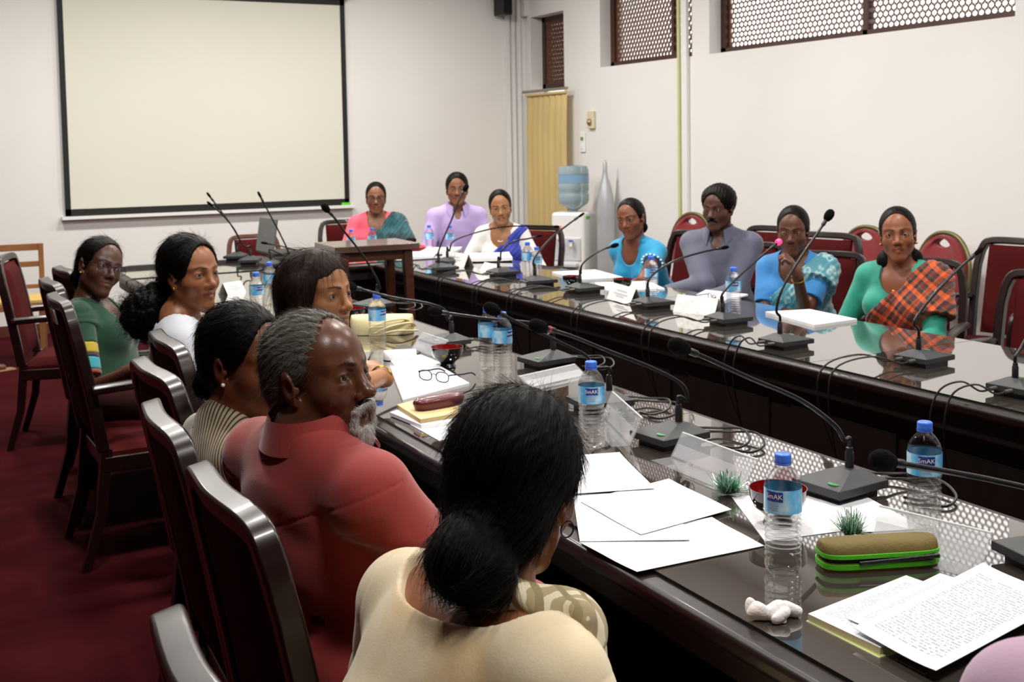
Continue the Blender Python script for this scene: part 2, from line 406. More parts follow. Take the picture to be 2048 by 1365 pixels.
conference_table('conference_table', 'long dark mahogany table with glass top, nearest the camera', [(1.10, -.6), (1.955, -.6), (1.955, 7.02), (1.10, 7.02)],
                 sheets(1.145, 1.915, [-.56, 1.05, 2.6, 4.15, 5.7, 6.98]), [(1.62, -.5, 1.66, 6.95)])
conference_table('conference_table', 'long dark mahogany table with glass top, on the far side along the right wall', [(2.655, -.6), (3.525, -.6), (3.525, 7.02), (2.655, 7.02)],
                 sheets(2.695, 3.485, [-.56, 1.35, 2.98, 4.6, 6.1, 6.98]), [(2.78, -.5, 2.82, 6.95)])
hp = rounded([(1.10, 7.04), (3.525, 7.04), (3.525, 8.05), (1.10, 8.05)], [0, 0, .75, .45])
hi = inset(hp, .04)
conference_table('conference_table', 'dark mahogany head table with rounded corners, under the projection screen', hp, [hi], [(1.7, 7.2, 2.75, 7.24)])
# ------------------------------------------------------------------ small tall table in the middle of the tables
m_teak = mat('brown_teak', '#4a2716', .35, coat=.25, var=(8, .3), stretch=(.5, 4, 4), bump=(25, .05))
pt = thing('side_table', 'small brown wooden table with tapered legs standing inside the ring of tables', 'table', (2.27, 6.13, 0), math.radians(-2))
PH = .968
MB().box(-.245, .245, -.2, .2, PH - .036, PH).build('top', mat('brown_top', '#574037', .25, coat=.5, var=(7, .2), stretch=(.5, 4, 4)), pt, bevel=.004)
MB().box(-.2, .2, -.165, .165, PH - .09, PH - .036).build('apron', m_teak, pt, bevel=.003)
for x in (-1, 1):
    for y in (-1, 1):
        mb = MB(); a, b = .026, .014
        vs = [(x * .185 + i * a, y * .15 + j * a, PH - .04) for i, j in ((-1, -1), (1, -1), (1, 1), (-1, 1))] + [(x * .215 + i * b, y * .17 + j * b, 0) for i, j in ((-1, -1), (1, -1), (1, 1), (-1, 1))]
        mb.add(vs, [(0, 1, 2, 3), (7, 6, 5, 4)] + [(i, i + 4, (i + 1) % 4 + 4, (i + 1) % 4) for i in range(4)]).build('leg', m_teak, pt, bevel=.003)
# ------------------------------------------------------------------ armchairs: local +Y is the way the sitter faces
m_cwood = mat('chair_mahogany', '#1b0806', .34, coat=.15, var=(9, .3), stretch=(1, 1, .3), bump=(40, .04))
m_red = mat('red_upholstery', '#440e0f', .88, spec=.1, var=(5, .14), bump=(260, .35))
def make_chair(label, group, wood=m_cwood, red=m_red):
    t = thing('armchair', label, 'chair', group=group)
    W, ZT = .225, .957
    def by(z): return -.235 - .10 * max(0, (z - .45)) / .55 - .05 * max(0, (z - .72)) ** 1.5     # the back leans
    # curved back frame: one arch from foot to foot of the back
    path = [(-W + .005, by(.43), .43), (-W, by(.6), .6), (-W, by(.8), .8), (-W + .006, by(.86), .86), (-W + .02, by(.915), .918), (-W + .06, by(ZT), ZT), (0, by(ZT) - .012, ZT + .004)]
    path += [(-x, y, z) for x, y, z in path[-2::-1]]
    MB().tube(bez(path, 6), .0285, 4, flat=(1.05, .92)).build('back_frame', wood, t, smooth=50, bevel=.007)
    # upholstered back panel, with slots on either side
    mb = MB(); nz, nx = 12, 10; hw = .165
    for side in (0, 1):
        vs = []; fs = []
        for j in range(nz + 1):
            z = .47 + (ZT - .02 - .47) * j / nz
            for i in range(nx + 1):
                x = -hw + 2 * hw * i / nx
                e = min(1, min(i, nx - i) / 1.5, min(j, nz - j) / 1.5)
                pad = .012 + .022 * e ** .5
                y = by(z) + (pad if side == 0 else -pad * .8)
                vs.append((x * (1 - .0), y, z))
        for j in range(nz):
            for i in range(nx):
                a = j * (nx + 1) + i; q = (a, a + 1, a + nx + 2, a + nx + 1); fs.append(q if side == 0 else q[::-1])
        mb.add(vs, fs)
        if side == 1:
            o = (nz + 1) * (nx + 1); per = [i for i in range(nx + 1)] + [(j + 1) * (nx + 1) - 1 for j in range(1, nz + 1)] + [nz * (nx + 1) + i for i in range(nx - 1, -1, -1)] + [j * (nx + 1) for j in range(nz - 1, 0, -1)]
            mb.f += [(per[k], per[(k + 1) % len(per)], per[(k + 1) % len(per)] + o, per[k] + o) for k in range(len(per))]; mb.mi += [0] * len(per)
    mb.build('backrest', red, t, smooth=60)
    # seat
    mb = MB(); n = 10; vs = []; fs = []
    for j in range(n + 1):
        for i in range(n + 1):
            u, v = i / n * 2 - 1, j / n * 2 - 1
            e = (1 - abs(u) ** 5) * (1 - abs(v) ** 5)
            vs.append((u * (.23 + .01 * v), v * .235 + .01, .425 + .045 * e ** .5))
    for j in range(n):
        for i in range(n):
            a = j * (n + 1) + i; fs.append((a, a + 1, a + n + 2, a + n + 1))
    mb.add(vs, fs); mb.box(-.225, .225, -.22, .24, .405, .427); mb.build('seat', red, t, smooth=60)
    MB().box(-.238, .238, -.235, .262, .355, .412).build('seat_frame', wood, t, bevel=.006)
    for x in (-1, 1):
        MB().tube([(x * .215, .235, .36), (x * .213, .24, 0)], [.027, .02], 4).build('leg', wood, t, smooth=0)
        MB().tube([(x * .218, -.225, .44), (x * .215, -.25, .2), (x * .213, -.31, 0)], [.027, .025, .02], 4).build('leg', wood, t, smooth=0)
        arm = bez([(x * .242, by(.68) + .01, .66), (x * .252, -.1, .67), (x * .252, .1, .665), (x * .25, .19, .64), (x * .244, .215, .58), (x * .236, .22, .40)], 5)
        MB().tube(arm, .0235, 8, flat=(.8, 1.15)).build('armrest', wood, t, smooth=50)
    return t
GL = 'red and mahogany armchairs around the conference tables'
# left row: backs to the camera side, facing +X
LEFT = [(1.19, 'mahogany armchair under the woman in cream, cut by the bottom edge'),
        (1.82, 'mahogany armchair under the grey-haired man in the red shirt'),
        (2.36, 'mahogany armchair under the woman in the striped top'),
        (2.93, 'mahogany armchair under the woman with loose dark hair in lilac'),
        (3.36, 'mahogany armchair under the woman with the frizzy ponytail'),
        (4.53, 'mahogany armchair with a white paper label on its back, under the woman in green'),
        (5.12, 'empty mahogany armchair second from the end of the left row'),
        (5.62, 'empty mahogany armchair pushed in near the far end of the left row')]
chair0 = make_chair(LEFT[0][1], GL); chair0.location = (.58, LEFT[0][0], 0); chair0.rotation_euler[2] = -math.pi / 2
chairs = [chair0]
for k, (y, lab) in enumerate(LEFT[1:]):
    chairs.append(dup(chair0, ((.756, .768, .848, .965, .80, .83, .94)[k], y, 0), -math.pi / 2 + (.02, -.03, .05, .0, .03, .06, .1)[k], lab, GL))
c = dup(chair0, (.74, 6.42, 0), -math.pi / 2 - .25, 'empty mahogany armchair with a bright green sticker under its seat, farthest left', GL)
def sticker(ch, m, mat_, x0, x1, z0, z1, y, nm):
    o = MB().box(x0, x1, y - .002, y + .002, z0, z1).build(nm, mat_, ch, smooth=0); return o
sticker(c, 0, MATS['green_tape'], -.05, .05, .365, .395, -.238, 'green_sticker')['label'] = 'bright green sticker'
sticker(chairs[2], 0, MATS['green_tape'], -.25, -.16, .365, .395, -.238, 'green_sticker')['label'] = 'bright green sticker'
m_paper = mat('white_paper', '#f6f6f8', .7, var=(3, .01))
o = MB().box(-.12, -.02, -.003, .003, 0, .055).build('paper_label', m_paper, chairs[5], smooth=0); o.location = (.10, -.352, .885); o.rotation_euler = (.2, 0, 0); o['label'] = 'white paper label'
# right row: facing -X
for x, y, r, lab, k in [(4.02, 3.84, .5, 'mahogany armchair under the woman in the orange checked sari', .95),
                     (4.06, 4.50, .5, 'mahogany armchair under the woman with her hand at her chin', .93),
                     (4.12, 5.20, .5, 'mahogany armchair under the man with a moustache', .93),
                     (4.02, 5.74, .2, 'mahogany armchair under the woman in the turquoise tunic', .97),
                     (3.86, 3.06, .25, 'empty mahogany armchair at the right edge of the photo, nearest the table', .97),
                     (4.85, 4.05, .2, 'empty mahogany armchair behind the front empty one at the right edge', .99),
                     (4.46, 5.03, .3, 'empty mahogany armchair behind the woman with her hand at her chin', .98),
                     (4.56, 5.60, .3, 'empty mahogany armchair behind the shoulder of the man with a moustache', .98)]:
    dup(chair0, (x, y, 0), math.pi / 2 + r, lab, GL, sc=k)
# head table: facing -Y
for x, y, r, lab in [(2.32, 8.42, .06, 'empty mahogany armchair behind the grey laptop'),
                     (3.12, 8.72, -.1, 'mahogany armchair under the woman in pink and teal'),
                     (3.86, 8.3, -.35, 'mahogany armchair under the man in the lilac shirt'),
                     (3.80, 7.2, -1.0, 'dark mahogany armchair under the woman in white and royal blue')]:
    if 'laptop' in lab:
        lc = make_chair(lab, GL, wood=mat('reddish_brown_wood', '#55281b', .35, coat=.2, var=(9, .2))); lc.location = (x, y, 0); lc.rotation_euler[2] = math.pi + r; lc.scale = (.87, .87, .87)
    else: dup(chair0, (x, y, 0), math.pi + r, lab, GL, sc=.93)
# ------------------------------------------------------------------ banquet chairs against the right wall
m_gold = mat('dull_gold_tube', '#6f6a44', .4, .5, var=(6, .1))
m_bred = mat('crimson_upholstery', '#7d1119', .8, sheen=.3, var=(5, .1), bump=(200, .3))
def banquet(label, group):
    t = thing('banquet_chair', label, 'chair', group=group)
    out = [(.215 * math.sin(a) * (1 if a < 2.2 else 1), .48 + .0, 0) for a in ()]
    def outline(s, n=40):
        pts = []
        for k in range(n + 1):
            a = math.pi * (1.12 - 1.24 * k / n) + 0
            u, v = math.cos(a), math.sin(a)
            pts.append((.22 * s * math.copysign(abs(u) ** .9, u), .70 + .255 * s * (1 if v > 0 else 1.0) * v))
        return pts
    fr = [(x, -.22 - .12 * (z - .45), z) for x, z in outline(1.0)]
    fr = [(-.19, -.19, .42)] + fr + [(.19, -.19, .42)]
    MB().tube(bez(fr, 2), .013, 8).build('back_frame', m_gold, t, smooth=60)
    pts = [(x, z) for x, z in outline(.93)]
    # padded back with a hand hole near the top
    mb = MB(); n = 44; hole = []
    cx, cz = 0, .70 + .19
    ring = []
    for k in range(n):
        a = 2 * math.pi * k / n; u, v = math.cos(a), math.sin(a)
        rx, rz = .205, .243
        r = 1
        ox, oz = rx * u, .70 + (rz if v > 0 else .20) * v
        hx, hz = .062 * u, cz + .018 * v + .012 * (1 - u * u) * (1 if v > 0 else -.3)
        ring.append((ox, oz, hx, hz))
    for y, e in ((.02, 0.), (.032, .12), (.032, .8), (.02, 1.), (-.02, 1.), (-.032, .8), (-.032, .12), (-.02, 0.)):
        vs = []
        for ox, oz, hx, hz in ring:
            x, z = ox + (hx - ox) * e, oz + (hz - oz) * e; vs.append((x, -.22 - .12 * (z - .45) + y, z))
        mb.v += vs; mb.mi += []
    fs = []
    for i in range(8):
        for k in range(n):
            a, b = i * n, ((i + 1) % 8) * n; k2 = (k + 1) % n; fs.append((a + k, a + k2, b + k2, b + k))
    mb.f = fs; mb.mi = [0] * len(fs)
    mb.build('backrest', m_bred, t, smooth=60)
    MB().lathe([(.0, .40), (.2, .40), (.225, .42), (.225, .45), (.2, .475), (0, .485)], 32, Matrix.Translation((0, .0, 0))).build('seat', m_bred, t, smooth=60)
    for x in (-1, 1):
        MB().tube([(x * .17, .16, .42), (x * .2, .2, 0)], .012, 8).build('leg', m_gold, t)
        MB().tube([(x * .19, -.19, .43), (x * .2, -.25, 0)], .012, 8).build('leg', m_gold, t)
    return t
GB = 'crimson banquet chairs along the right wall'
b0 = banquet('crimson banquet chair with a hand hole, left of the man with a moustache', GB)
for k, (px, py, lab) in enumerate(((1368, 428, None), (1710, 455, 'crimson banquet chair, right of the woman with her hand at her chin'), (1855, 463, 'crimson banquet chair partly hidden behind the woman in the orange checked sari'))):
    p = at_x(px, py, 5.19)
    if k == 0: b0.location = (5.03, p.y, 0); b0.rotation_euler[2] = math.pi / 2 + .15; BZ = p.z
    else: dup(b0, (5.03, p.y, 0), math.pi / 2 + (.0, .05, -.1)[k], lab, GB)
print('banquet top', BZ)
# ------------------------------------------------------------------ light wooden chair at the far left
m_lt = mat('light_oak', '#8a5a35', .45, var=(7, .2), stretch=(1, 1, .3))
t = thing('slat_chair', 'light wooden chair with a slatted back and yellow seat, at the left edge', 'chair', (.62, 7.95, 0), math.radians(176))
p = at_d(85, 490, 8.3); t.location = (p.x - .23, p.y, 0)
SL = p.z
for x in (-1, 1):
    MB().box(x * .22 - .018, x * .22 + .018, -.21, -.175, 0, SL).build('leg', m_lt, t, bevel=.004)
    MB().box(x * .2 - .018, x * .2 + .018, .17, .205, 0, .44).build('leg', m_lt, t, bevel=.004)
for z, h in ((SL - .05, .05), (SL - .17, .04), (SL - .33, .03)): MB().box(-.21, .21, -.203, -.183, z, z + h).build('back_slat', m_lt, t, bevel=.003)
MB().box(-.23, .23, -.2, .22, .40, .44).build('seat_frame', m_lt, t, bevel=.004)
MB().box(-.21, .21, -.17, .21, .44, .475).build('seat', mat('yellow_cloth', '#c9a860', .85, bump=(150, .3)), t, bevel=.012)
# ------------------------------------------------------------------ water bottles
m_pet = mat('clear_pet', '#ffffff', .03, trans=1., ior=1.22, alpha=.4, spec=.8)
m_cap = mat('blue_cap', '#3c74ea', .35, var=(60, .1))
def label_mat():
    m = mat('blue_label', '#58b4ea', .3, coat=.3)
    t = NT(m); s = t.sep(t.coords('Object'))
    n = t.n('ShaderNodeTexNoise', i_Scale=45., i_Detail=2.); t.l(t.coords('Object', (1, 1, .6)), n.inputs[0])
    t.l(t.ramp(n.outputs[0], [(.36, lin('#4fb0ee')), (.5, lin('#74c8f6')), (.66, lin('#c3e6fa'))]), t.b.inputs['Base Color']); return m
m_lab = label_mat(); m_navy = mat('navy_label', '#1f2f86', .35); m_wht = mat('label_white', '#f4f6f8', .4); m_lgrey = mat('label_grey', '#8fa9bd', .4)
TXT = {}
def text_mesh(s, size):
    cu = bpy.data.curves.new('t', 'FONT'); cu.body = s; cu.size = size; cu.align_x = 'CENTER'; cu.align_y = 'CENTER'; cu.resolution_u = 2
    o = bpy.data.objects.new('t', cu); COL.objects.link(o); bpy.context.view_layer.update()
    me = bpy.data.meshes.new_from_object(o.evaluated_get(bpy.context.evaluated_depsgraph_get()))
    bpy.data.objects.remove(o); v = [tuple(x.co) for x in me.vertices]; f = [tuple(p.vertices) for p in me.polygons]; bpy.data.meshes.remove(me); return v, f
def wrap(pts, r, a0): return [(r * math.sin(a0 + x / r), -r * math.cos(a0 + x / r), z) for x, z in pts]
def band(r, a0, a1, z0, z1, n=14):
    vs = []; fs = []
    for i in range(n + 1):
        a = a0 + (a1 - a0) * i / n
        vs += [(r * math.sin(a), -r * math.cos(a), z0), (r * math.sin(a), -r * math.cos(a), z1)]
    for i in range(n): fs.append((2 * i, 2 * i + 2, 2 * i + 3, 2 * i + 1))
    return vs, fs
BR = .0325
def make_bottle(label, group):
    t = thing('water_bottle', label, 'bottle', group=group)
    pr = [(.0, .004), (.018, .002), (.026, 0), (.0305, .005), (BR, .014)]
    for k in range(8):
        z = .022 + k * .0105; pr += [(BR, z), (BR - .003, z + .0045), (BR, z + .009)]
    pr += [(BR, .110), (BR - .0008, .113), (BR - .0008, .152), (BR, .156), (BR - .001, .163), (.0285, .172), (.022, .182), (.0155, .189), (.0135, .193), (.0135, .196), (.0155, .197), (.0155, .199), (.013, .200), (.0, .2)]
    MB().lathe(pr, 28).build('bottle_body', m_pet, t, smooth=70)
    MB().add(*band(BR + .0006, 0, 2 * math.pi, .112, .154, 40)).build('wrapper', m_lab, t, smooth=80)
    lb = MB().add(*band(BR + .0011, -.42, .5, .134, .151)).build('badge', m_navy, t, smooth=80); lb['label'] = 'navy badge with white lettering'
    v, f = text_mesh('SmAK', .0125)
    MB().add(wrap([(x, z + .1425) for x, z, _ in v], BR + .0016, .02), f).build('lettering', m_wht, lb, smooth=0)
    g = MB()
    for z in (.118, .122, .126, .130): g.add(*band(BR + .0011, -.38, .28, z, z + .0016, 8))
    g.build('fine_print', m_lgrey, t, smooth=80)
    mb = MB(); pts = []
    mb.lathe([(.0, .2125), (.0125, .2125), (.0142, .211), (.0145, .209), (.0145, .1965), (.0, .1965)], 30); mb.build('cap', m_cap, t, smooth=50)
    MB().lathe([(.0148, .1935), (.0152, .1945), (.0148, .1962)], 24, cap=False).build('cap_ring', m_cap, t)
    return t
GBT = 'half litre water bottles with blue caps'
BOT = [((1566, 1143), 'water bottle with blue cap standing in front of the dark red bowl, nearest the camera', -.5, 1.),
       ((1848, 1058), 'water bottle behind the foam microphone tip and the folded name stand, at right', .1, 1.),
       ((1184, 893), 'water bottle right behind the head of the woman in cream', .0, 1.02),
       ((1006, 752), 'water bottle half hidden by the top of the head of the woman in cream', .9, 1.),
       ((977, 738), 'water bottle standing just behind another one, left of a gooseneck microphone', .9, 1.),
       ((756, 700), 'water bottle in front of the beige bag, above the forehead of the man in red', .8, 1.),
       ((541, 612), 'taller-looking water bottle of the pair left of the woman with loose dark hair', 1.2, 1.),
       ((515, 640), 'front water bottle of the pair left of the woman with loose dark hair', .4, 1.),
       ((1303, 600), 'water bottle in front of the woman in the turquoise tunic', .2, 1.),
       ((1467, 632), 'water bottle beside a microphone, in front of the man with a moustache', .2, 1.),
       ((1056, 560), 'rear water bottle of the pair in front of the woman in royal blue', .8, 1.),
       ((1074, 563), 'front water bottle of the pair in front of the woman in royal blue', .2, .9),
       ((859, 508), 'water bottle left of the man in the lilac shirt', .9, .95),
       ((901, 509), 'water bottle in front of the chest of the man in the lilac shirt', .2, .95)]
b0 = None
for (px, py), lab, rz, sc in BOT:
    p = at_z(px, py, TZ); a = math.atan2(p.y, p.x) - math.pi / 2 + rz
    if b0 is None: b0 = make_bottle(lab, GBT); b0.location = p; b0.rotation_euler[2] = a
    else: dup(b0, p, a, lab, GBT, sc)
for px, d, lab in ((703, 7.85, 'water bottle behind the small brown table, in front of a pink sleeve'), (745, 7.95, 'water bottle behind the small brown table, in front of a teal sari')):
    p = at_d(px, 500, d); p.z = TZ; dup(b0, p, math.atan2(p.y, p.x) - math.pi / 2 + .2, lab, GBT, .93)
# ------------------------------------------------------------------ gooseneck microphones
m_mic = mat('microphone_charcoal', '#2c2d30', .5, bump=(700, .2))
m_mic2 = mat('microphone_dark', '#121214', .4)
m_neck = mat('gooseneck_metal', '#2a2a2c', .3, .6)
m_foam = mat('black_foam', '#0b0b0b', .95, spec=.1, bump=(900, 1., .006))
m_cable = mat('black_cable', '#101010', .45)
m_btn = mat('green_button', '#3f8a4c', .4)
def mic_base():
    a, b = .066, .078
    pl = MB().prism([(-a, -b), (a, -b), (a, b), (-a, b)], .014, .031)
    n0 = (.0, -.03); c = .02
    vs = [(-a, -b, .031), (a, -b, .031), (a, b, .031), (-a, b, .031), (n0[0] - c, n0[1] - .012, .052), (n0[0] + c, n0[1] - .012, .052), (n0[0] + c, n0[1] + c, .052), (n0[0] - c, n0[1] + c, .052)]
    pl.add(vs, [(0, 1, 5, 4), (1, 2, 6, 5), (2, 3, 7, 6), (3, 0, 4, 7), (4, 5, 6, 7)])
    return pl
base_me = None
def microphone(label, base, rz, neck, side, light=False, tip=.0165, plugs=True, group='gooseneck conference microphones', red=False):
    """base: place on the table, neck: pixels of the neck read on the upright plane through the base"""
    global base_me
    t = thing('microphone', label, 'microphone', base, rz, group)
    if base_me is None:
        o = mic_base().build('base', m_mic, t, smooth=0, bevel=.003); base_me = o
        f = MB().box(-.05, .05, -.06, .06, 0, .015).build('foot', m_mic2, t); base_me['f'] = 1; t['x'] = 0; del t['x']
        globals()['foot_me'] = f
    else:
        for src in (base_me, foot_me):
            o = src.copy(); COL.objects.link(o); o.parent = t
    del_keys = [k for k in ('f',) if k in t.keys()]
    MB().lathe([(.011, 0), (.011, .003)], 16, Matrix.Translation((-.03, .055, .0345)) @ Matrix.Diagonal((1.3, .8, 1, 1))).build('button', m_btn, t)['label'] = 'green push button'
    MB().lathe([(.0095, .05), (.0095, .085), (.0075, .088), (.0075, .095), (.005, .097)], 14, Matrix.Translation((0, -.03, 0))).build('neck_socket', m_mic2, t)
    inv = (Matrix.Translation(base) @ Matrix.Rotation(rz, 4, 'Z')).inverted()
    pts = [inv @ Vector(at_y(px, py, base[1])) for px, py in neck]
    p0 = Vector((0, -.03, .085)); pts = [p0, p0 + Vector((0, 0, .03))] + pts
    path = bez(pts, 8)
    MB().tube(path[:-3], [.0052 + 0 * i for i in range(len(path) - 3)], 8).build('gooseneck', m_neck, t, smooth=60)
    d = (path[-1] - path[-5]).normalized(); e = path[-4]
    MB().lathe([(.0052, -.012), (.0075, -.008), (.0075, .012), (.005, .016)], 12, Matrix.Translation(e) @ look(d)).build('capsule', m_mic2, t)
    if red: MB().lathe([(.0082, .003), (.0088, .006), (.0082, .009)], 14, cap=False, M=Matrix.Translation(e) @ look(d)).build('red_ring', mat('unlit_red', '#a02a2a', .35), t)['label'] = 'unlit red ring'
    if light: MB().lathe([(.0082, .0), (.0125, .004), (.0125, .02), (.0082, .024)], 14, Matrix.Translation(e) @ look(d)).build('light_ring', mat('red_light', '#ff2040', .3, emit=('#ff1838', 9.)), t)['label'] = 'glowing red light ring'
    if tip:
        k = tip / .0165
        MB().lathe([(.006 * k, .012), (.012 * k, .018), (.0165 * k, .032), (.0165 * k, .046), (.012 * k, .058), (.005 * k, .063), (0, .064)], 18, Matrix.Translation(e) @ look(d)).build('windscreen', m_foam, t, smooth=80)
    if plugs:
        for x in (-.03, .02):
            MB().tube([(x, -.072, .022), (x - .004, -.105, .022)], [.0075, .0055], 10).build('plug', mat('grey_plug', '#4d4b46', .4), t)
            if side > 0:      # far row: over the inner edge of the table and down
                w0 = inv @ Vector((2.648, base[1] + (.10 if x < 0 else .05), TZ + .012)); w1 = inv @ Vector((2.63, base[1] + (.11 if x < 0 else .06), TZ - .1)); w2 = inv @ Vector((2.70, base[1] + .1, TZ - .3))
                MB().tube(bez([(x - .004, -.10, .022), (x - .012, -.14, .02), (w0 * .45 + Vector((x - .012, -.14, .02)) * .55) + Vector((0, 0, .03)), w0, w1, w2], 6), .0032, 6).build('cable', m_cable, t)
            elif side < 0:
                MB().tube(bez([(x - .004, -.10, .022), (x - .02, -.16, .015), (x - .08, -.19, .02), (x - .15, -.15, .012), (x - .17, -.09, .006), (x - .13, -.07, .006)], 6), .0032, 6).build('cable', m_cable, t)
    return t
FX = -math.pi / 2
def T(px, py, z=TZ): return at_z(px, py, z)
MF = [((1848, 728), [(1830, 640), (1872, 585), (1915, 540), (1955, 505)], 'gooseneck microphone in front of the woman in the orange checked sari', 0, .008),
      ((1572, 694), [(1553, 620), (1566, 575), (1605, 510), (1638, 462), (1651, 442)], 'gooseneck microphone with a black foam tip in front of a stack of white paper', 0, .0175),
      ((1457, 648), [(1443, 605), (1447, 585), (1490, 542), (1535, 502), (1560, 482)], 'gooseneck microphone with a glowing red ring', 1, 0),
      ((1307, 615), [(1295, 575), (1302, 553), (1345, 524), (1400, 506), (1452, 495)], 'gooseneck microphone pointing at the collar of the man with a moustache', 0, .009),
      ((1170, 585), [(1162, 548), (1164, 530), (1185, 511), (1207, 499), (1221, 494)], 'gooseneck microphone beside the elbow of the woman in turquoise', 0, .012),
      ((1080, 570), [(1068, 535), (1069, 517), (1098, 480), (1138, 448), (1156, 435)], 'gooseneck microphone pointing at the white water cooler', 0, .007),
      ((1006, 553), [(1001, 520), (1004, 500), (1028, 483), (1055, 478), (1072, 474)], 'gooseneck microphone in front of the sari of the woman in royal blue', 0, .007),
      ((887, 543), [(875, 510), (884, 484), (905, 435), (918, 400), (928, 382)], 'gooseneck microphone crossing the face of the man in the lilac shirt', 0, .0165),
      ((2042, 788), [(2040, 700), (2075, 640), (2120, 600)], 'gooseneck microphone cut by the right edge of the photo', 0, .0165)]
for k, (b, nk, lab, lit, tip) in enumerate(MF):
    microphone(lab, T(*b), FX + (.12, .05, .0, -.05, .05, -.1, .1, -.1, .1)[k], nk, 1, light=bool(lit), tip=tip)
MN = [((1680, 987), [(1688, 880), (1668, 850), (1600, 800), (1500, 757), (1425, 722), (1372, 700)], 'gooseneck microphone in front of the nearest name stands, its green button facing the bowl', .0175, 0),
      ((1340, 887), [(1375, 800), (1362, 768), (1300, 735), (1210, 700), (1140, 672), (1088, 656)], 'gooseneck microphone with a red ring beneath its foam tip', .0165, 1),
      ((1200, 818), [(1187, 735), (1172, 712), (1130, 690), (1075, 664), (1030, 643), (996, 625)], 'gooseneck microphone whose base hides behind the bottle by the head of the woman in cream', .0175, 0),
      ((1093, 732), [(1090, 672), (1075, 650), (1040, 643), (980, 638), (925, 631), (876, 624)], 'gooseneck microphone next to the two bottles, pointing left', .0165, 0),
      ((890, 695), [(896, 640), (886, 618), (850, 606), (790, 596), (745, 585), (708, 575)], 'gooseneck microphone behind the dark red bowl with its arm over a bottle', .0165, 0),
      ((745, 620), [(760, 580), (752, 555), (725, 510), (690, 465), (672, 440), (658, 424)], 'gooseneck microphone rising in front of the small brown table', .0165, 0),
      ((2105, 1130), [(2120, 1020), (2080, 985), (1990, 962), (1900, 945), (1835, 934), (1785, 925)], 'gooseneck microphone whose base is cut by the right edge, foam tip before a bottle', .0175, 0)]
for k, (b, nk, lab, tip, red) in enumerate(MN):
    microphone(lab, T(*b), -FX + (.1, .1, -.1, .1, .1, .3, -.2)[k], nk, -1, tip=tip, red=bool(red))
for b, nk, lab, rz, pl in (((472, 520), [(480, 482), (462, 450), (440, 420), (418, 391)], 'gooseneck microphone on the head table, leftmost', 2.6, False),
                       ((500, 528), [(487, 492), (468, 458), (445, 430), (422, 410)], 'gooseneck microphone on the head table, second from the left, a little lower', 2.7, False),
                       ((545, 536), [(577, 511), (560, 468), (540, 430), (518, 388)], 'gooseneck microphone on the head table whose arm crosses the grey laptop', 3.2, False),
                       ((640, 520), [(640, 500), (618, 503), (590, 500), (560, 492), (532, 487)], 'gooseneck microphone lying low in front of the grey laptop', 3.0, False)):
    microphone(lab, T(*b), rz, nk, 0, tip=.0085, plugs=pl)
microphone('gooseneck microphone reaching low towards the woman in royal blue', T(902, 530), FX + .3, [(899, 502), (906, 484), (940, 469), (1000, 455), (1060, 452), (1122, 454)], 0, tip=.009, plugs=False)
# ------------------------------------------------------------------ lacquer bowls
m_lac = mat('black_lacquer', '#0c0a09', .12, coat=.8); m_lred = mat('red_lacquer', '#7c0d0c', .18, coat=.6); m_gmark = mat('gold_leaf', '#8a7a3a', .4, .4)
def bowl(label, group, tilt=None):
    t = thing('lacquer_bowl', label, 'bowl', group=group)
    MB().lathe([(0, .012), (.026, .0), (.03, .003), (.024, .014), (.03, .022), (.047, .036), (.0545, .055), (.056, .072), (.0545, .072)], 36, cap=False).build('outside', m_lac, t, smooth=60)
    MB().lathe([(.0547, .0715), (.052, .056), (.044, .038), (.025, .026), (0, .024)], 36, cap=False).build('inside', m_lred, t, smooth=60)
    MB().add(*(lambda v, f: (v, f))(*band(.0535, -.45, -.15, .046, .058, 6))).build('gold_motif', m_gmark, t, smooth=80)
    return t
GLB = 'black and red lacquer bowls'
bw0 = bowl('black lacquer bowl with red inside standing behind the eyeglasses', GLB); bw0.location = T(895, 735); bw0.rotation_euler[2] = -.3
dup(bw0, T(1556, 1048), -.8, 'black lacquer bowl with red inside behind the nearest bottle', GLB, 1.02)
dup(bw0, T(1246, 583), .3, 'black lacquer bowl with red inside behind a white tent card on the far table', GLB, .9)
dup(bw0, T(1143, 575), 1.3, 'dark lacquer bowl beside white papers, left of the woman in turquoise', GLB, .85)
dup(bw0, T(706, 648), .9, 'black lacquer bowl with red rim behind the beige bag, left of a bottle', GLB, .95)
# ------------------------------------------------------------------ papers
m_sheet = mat('printed_sheet', '#e6e6ea', .65)
def sheet_mat(name, rows, fac, base='#e6e6ea', ink='#74747f'):
    m = mat(name, base, .65); t = NT(m); u = t.coords('UV'); s = t.sep(u)
    r = t.math('FRACT', t.math('MULTIPLY', s[1], rows))
    line = t.math('LESS_THAN', r, .45)
    n = t.n('ShaderNodeTexNoise', i_Scale=1., i_Detail=3.); mp = t.n('ShaderNodeMapping'); t.l(u, mp.inputs[0]); mp.inputs['Scale'].default_value = (34, rows * 1.0, 1); t.l(mp.outputs[0], n.inputs[0])
    k = t.math('MULTIPLY', line, t.math('GREATER_THAN', n.outputs[0], .47))
    inside = t.math('MULTIPLY', t.math('GREATER_THAN', s[0], .1), t.math('LESS_THAN', s[0], .88))
    ins2 = t.math('MULTIPLY', t.math('GREATER_THAN', s[1], .08), t.math('LESS_THAN', s[1], .9))
    k = t.math('MULTIPLY', t.math('MULTIPLY', k, t.math('MULTIPLY', inside, ins2)), fac)
    t.l(t.mix(k, lin(base), lin(ink)), t.b.inputs['Base Color']); return m
m_text = sheet_mat('text_page', 44, .75); m_faint = sheet_mat('faint_page', 36, .22)
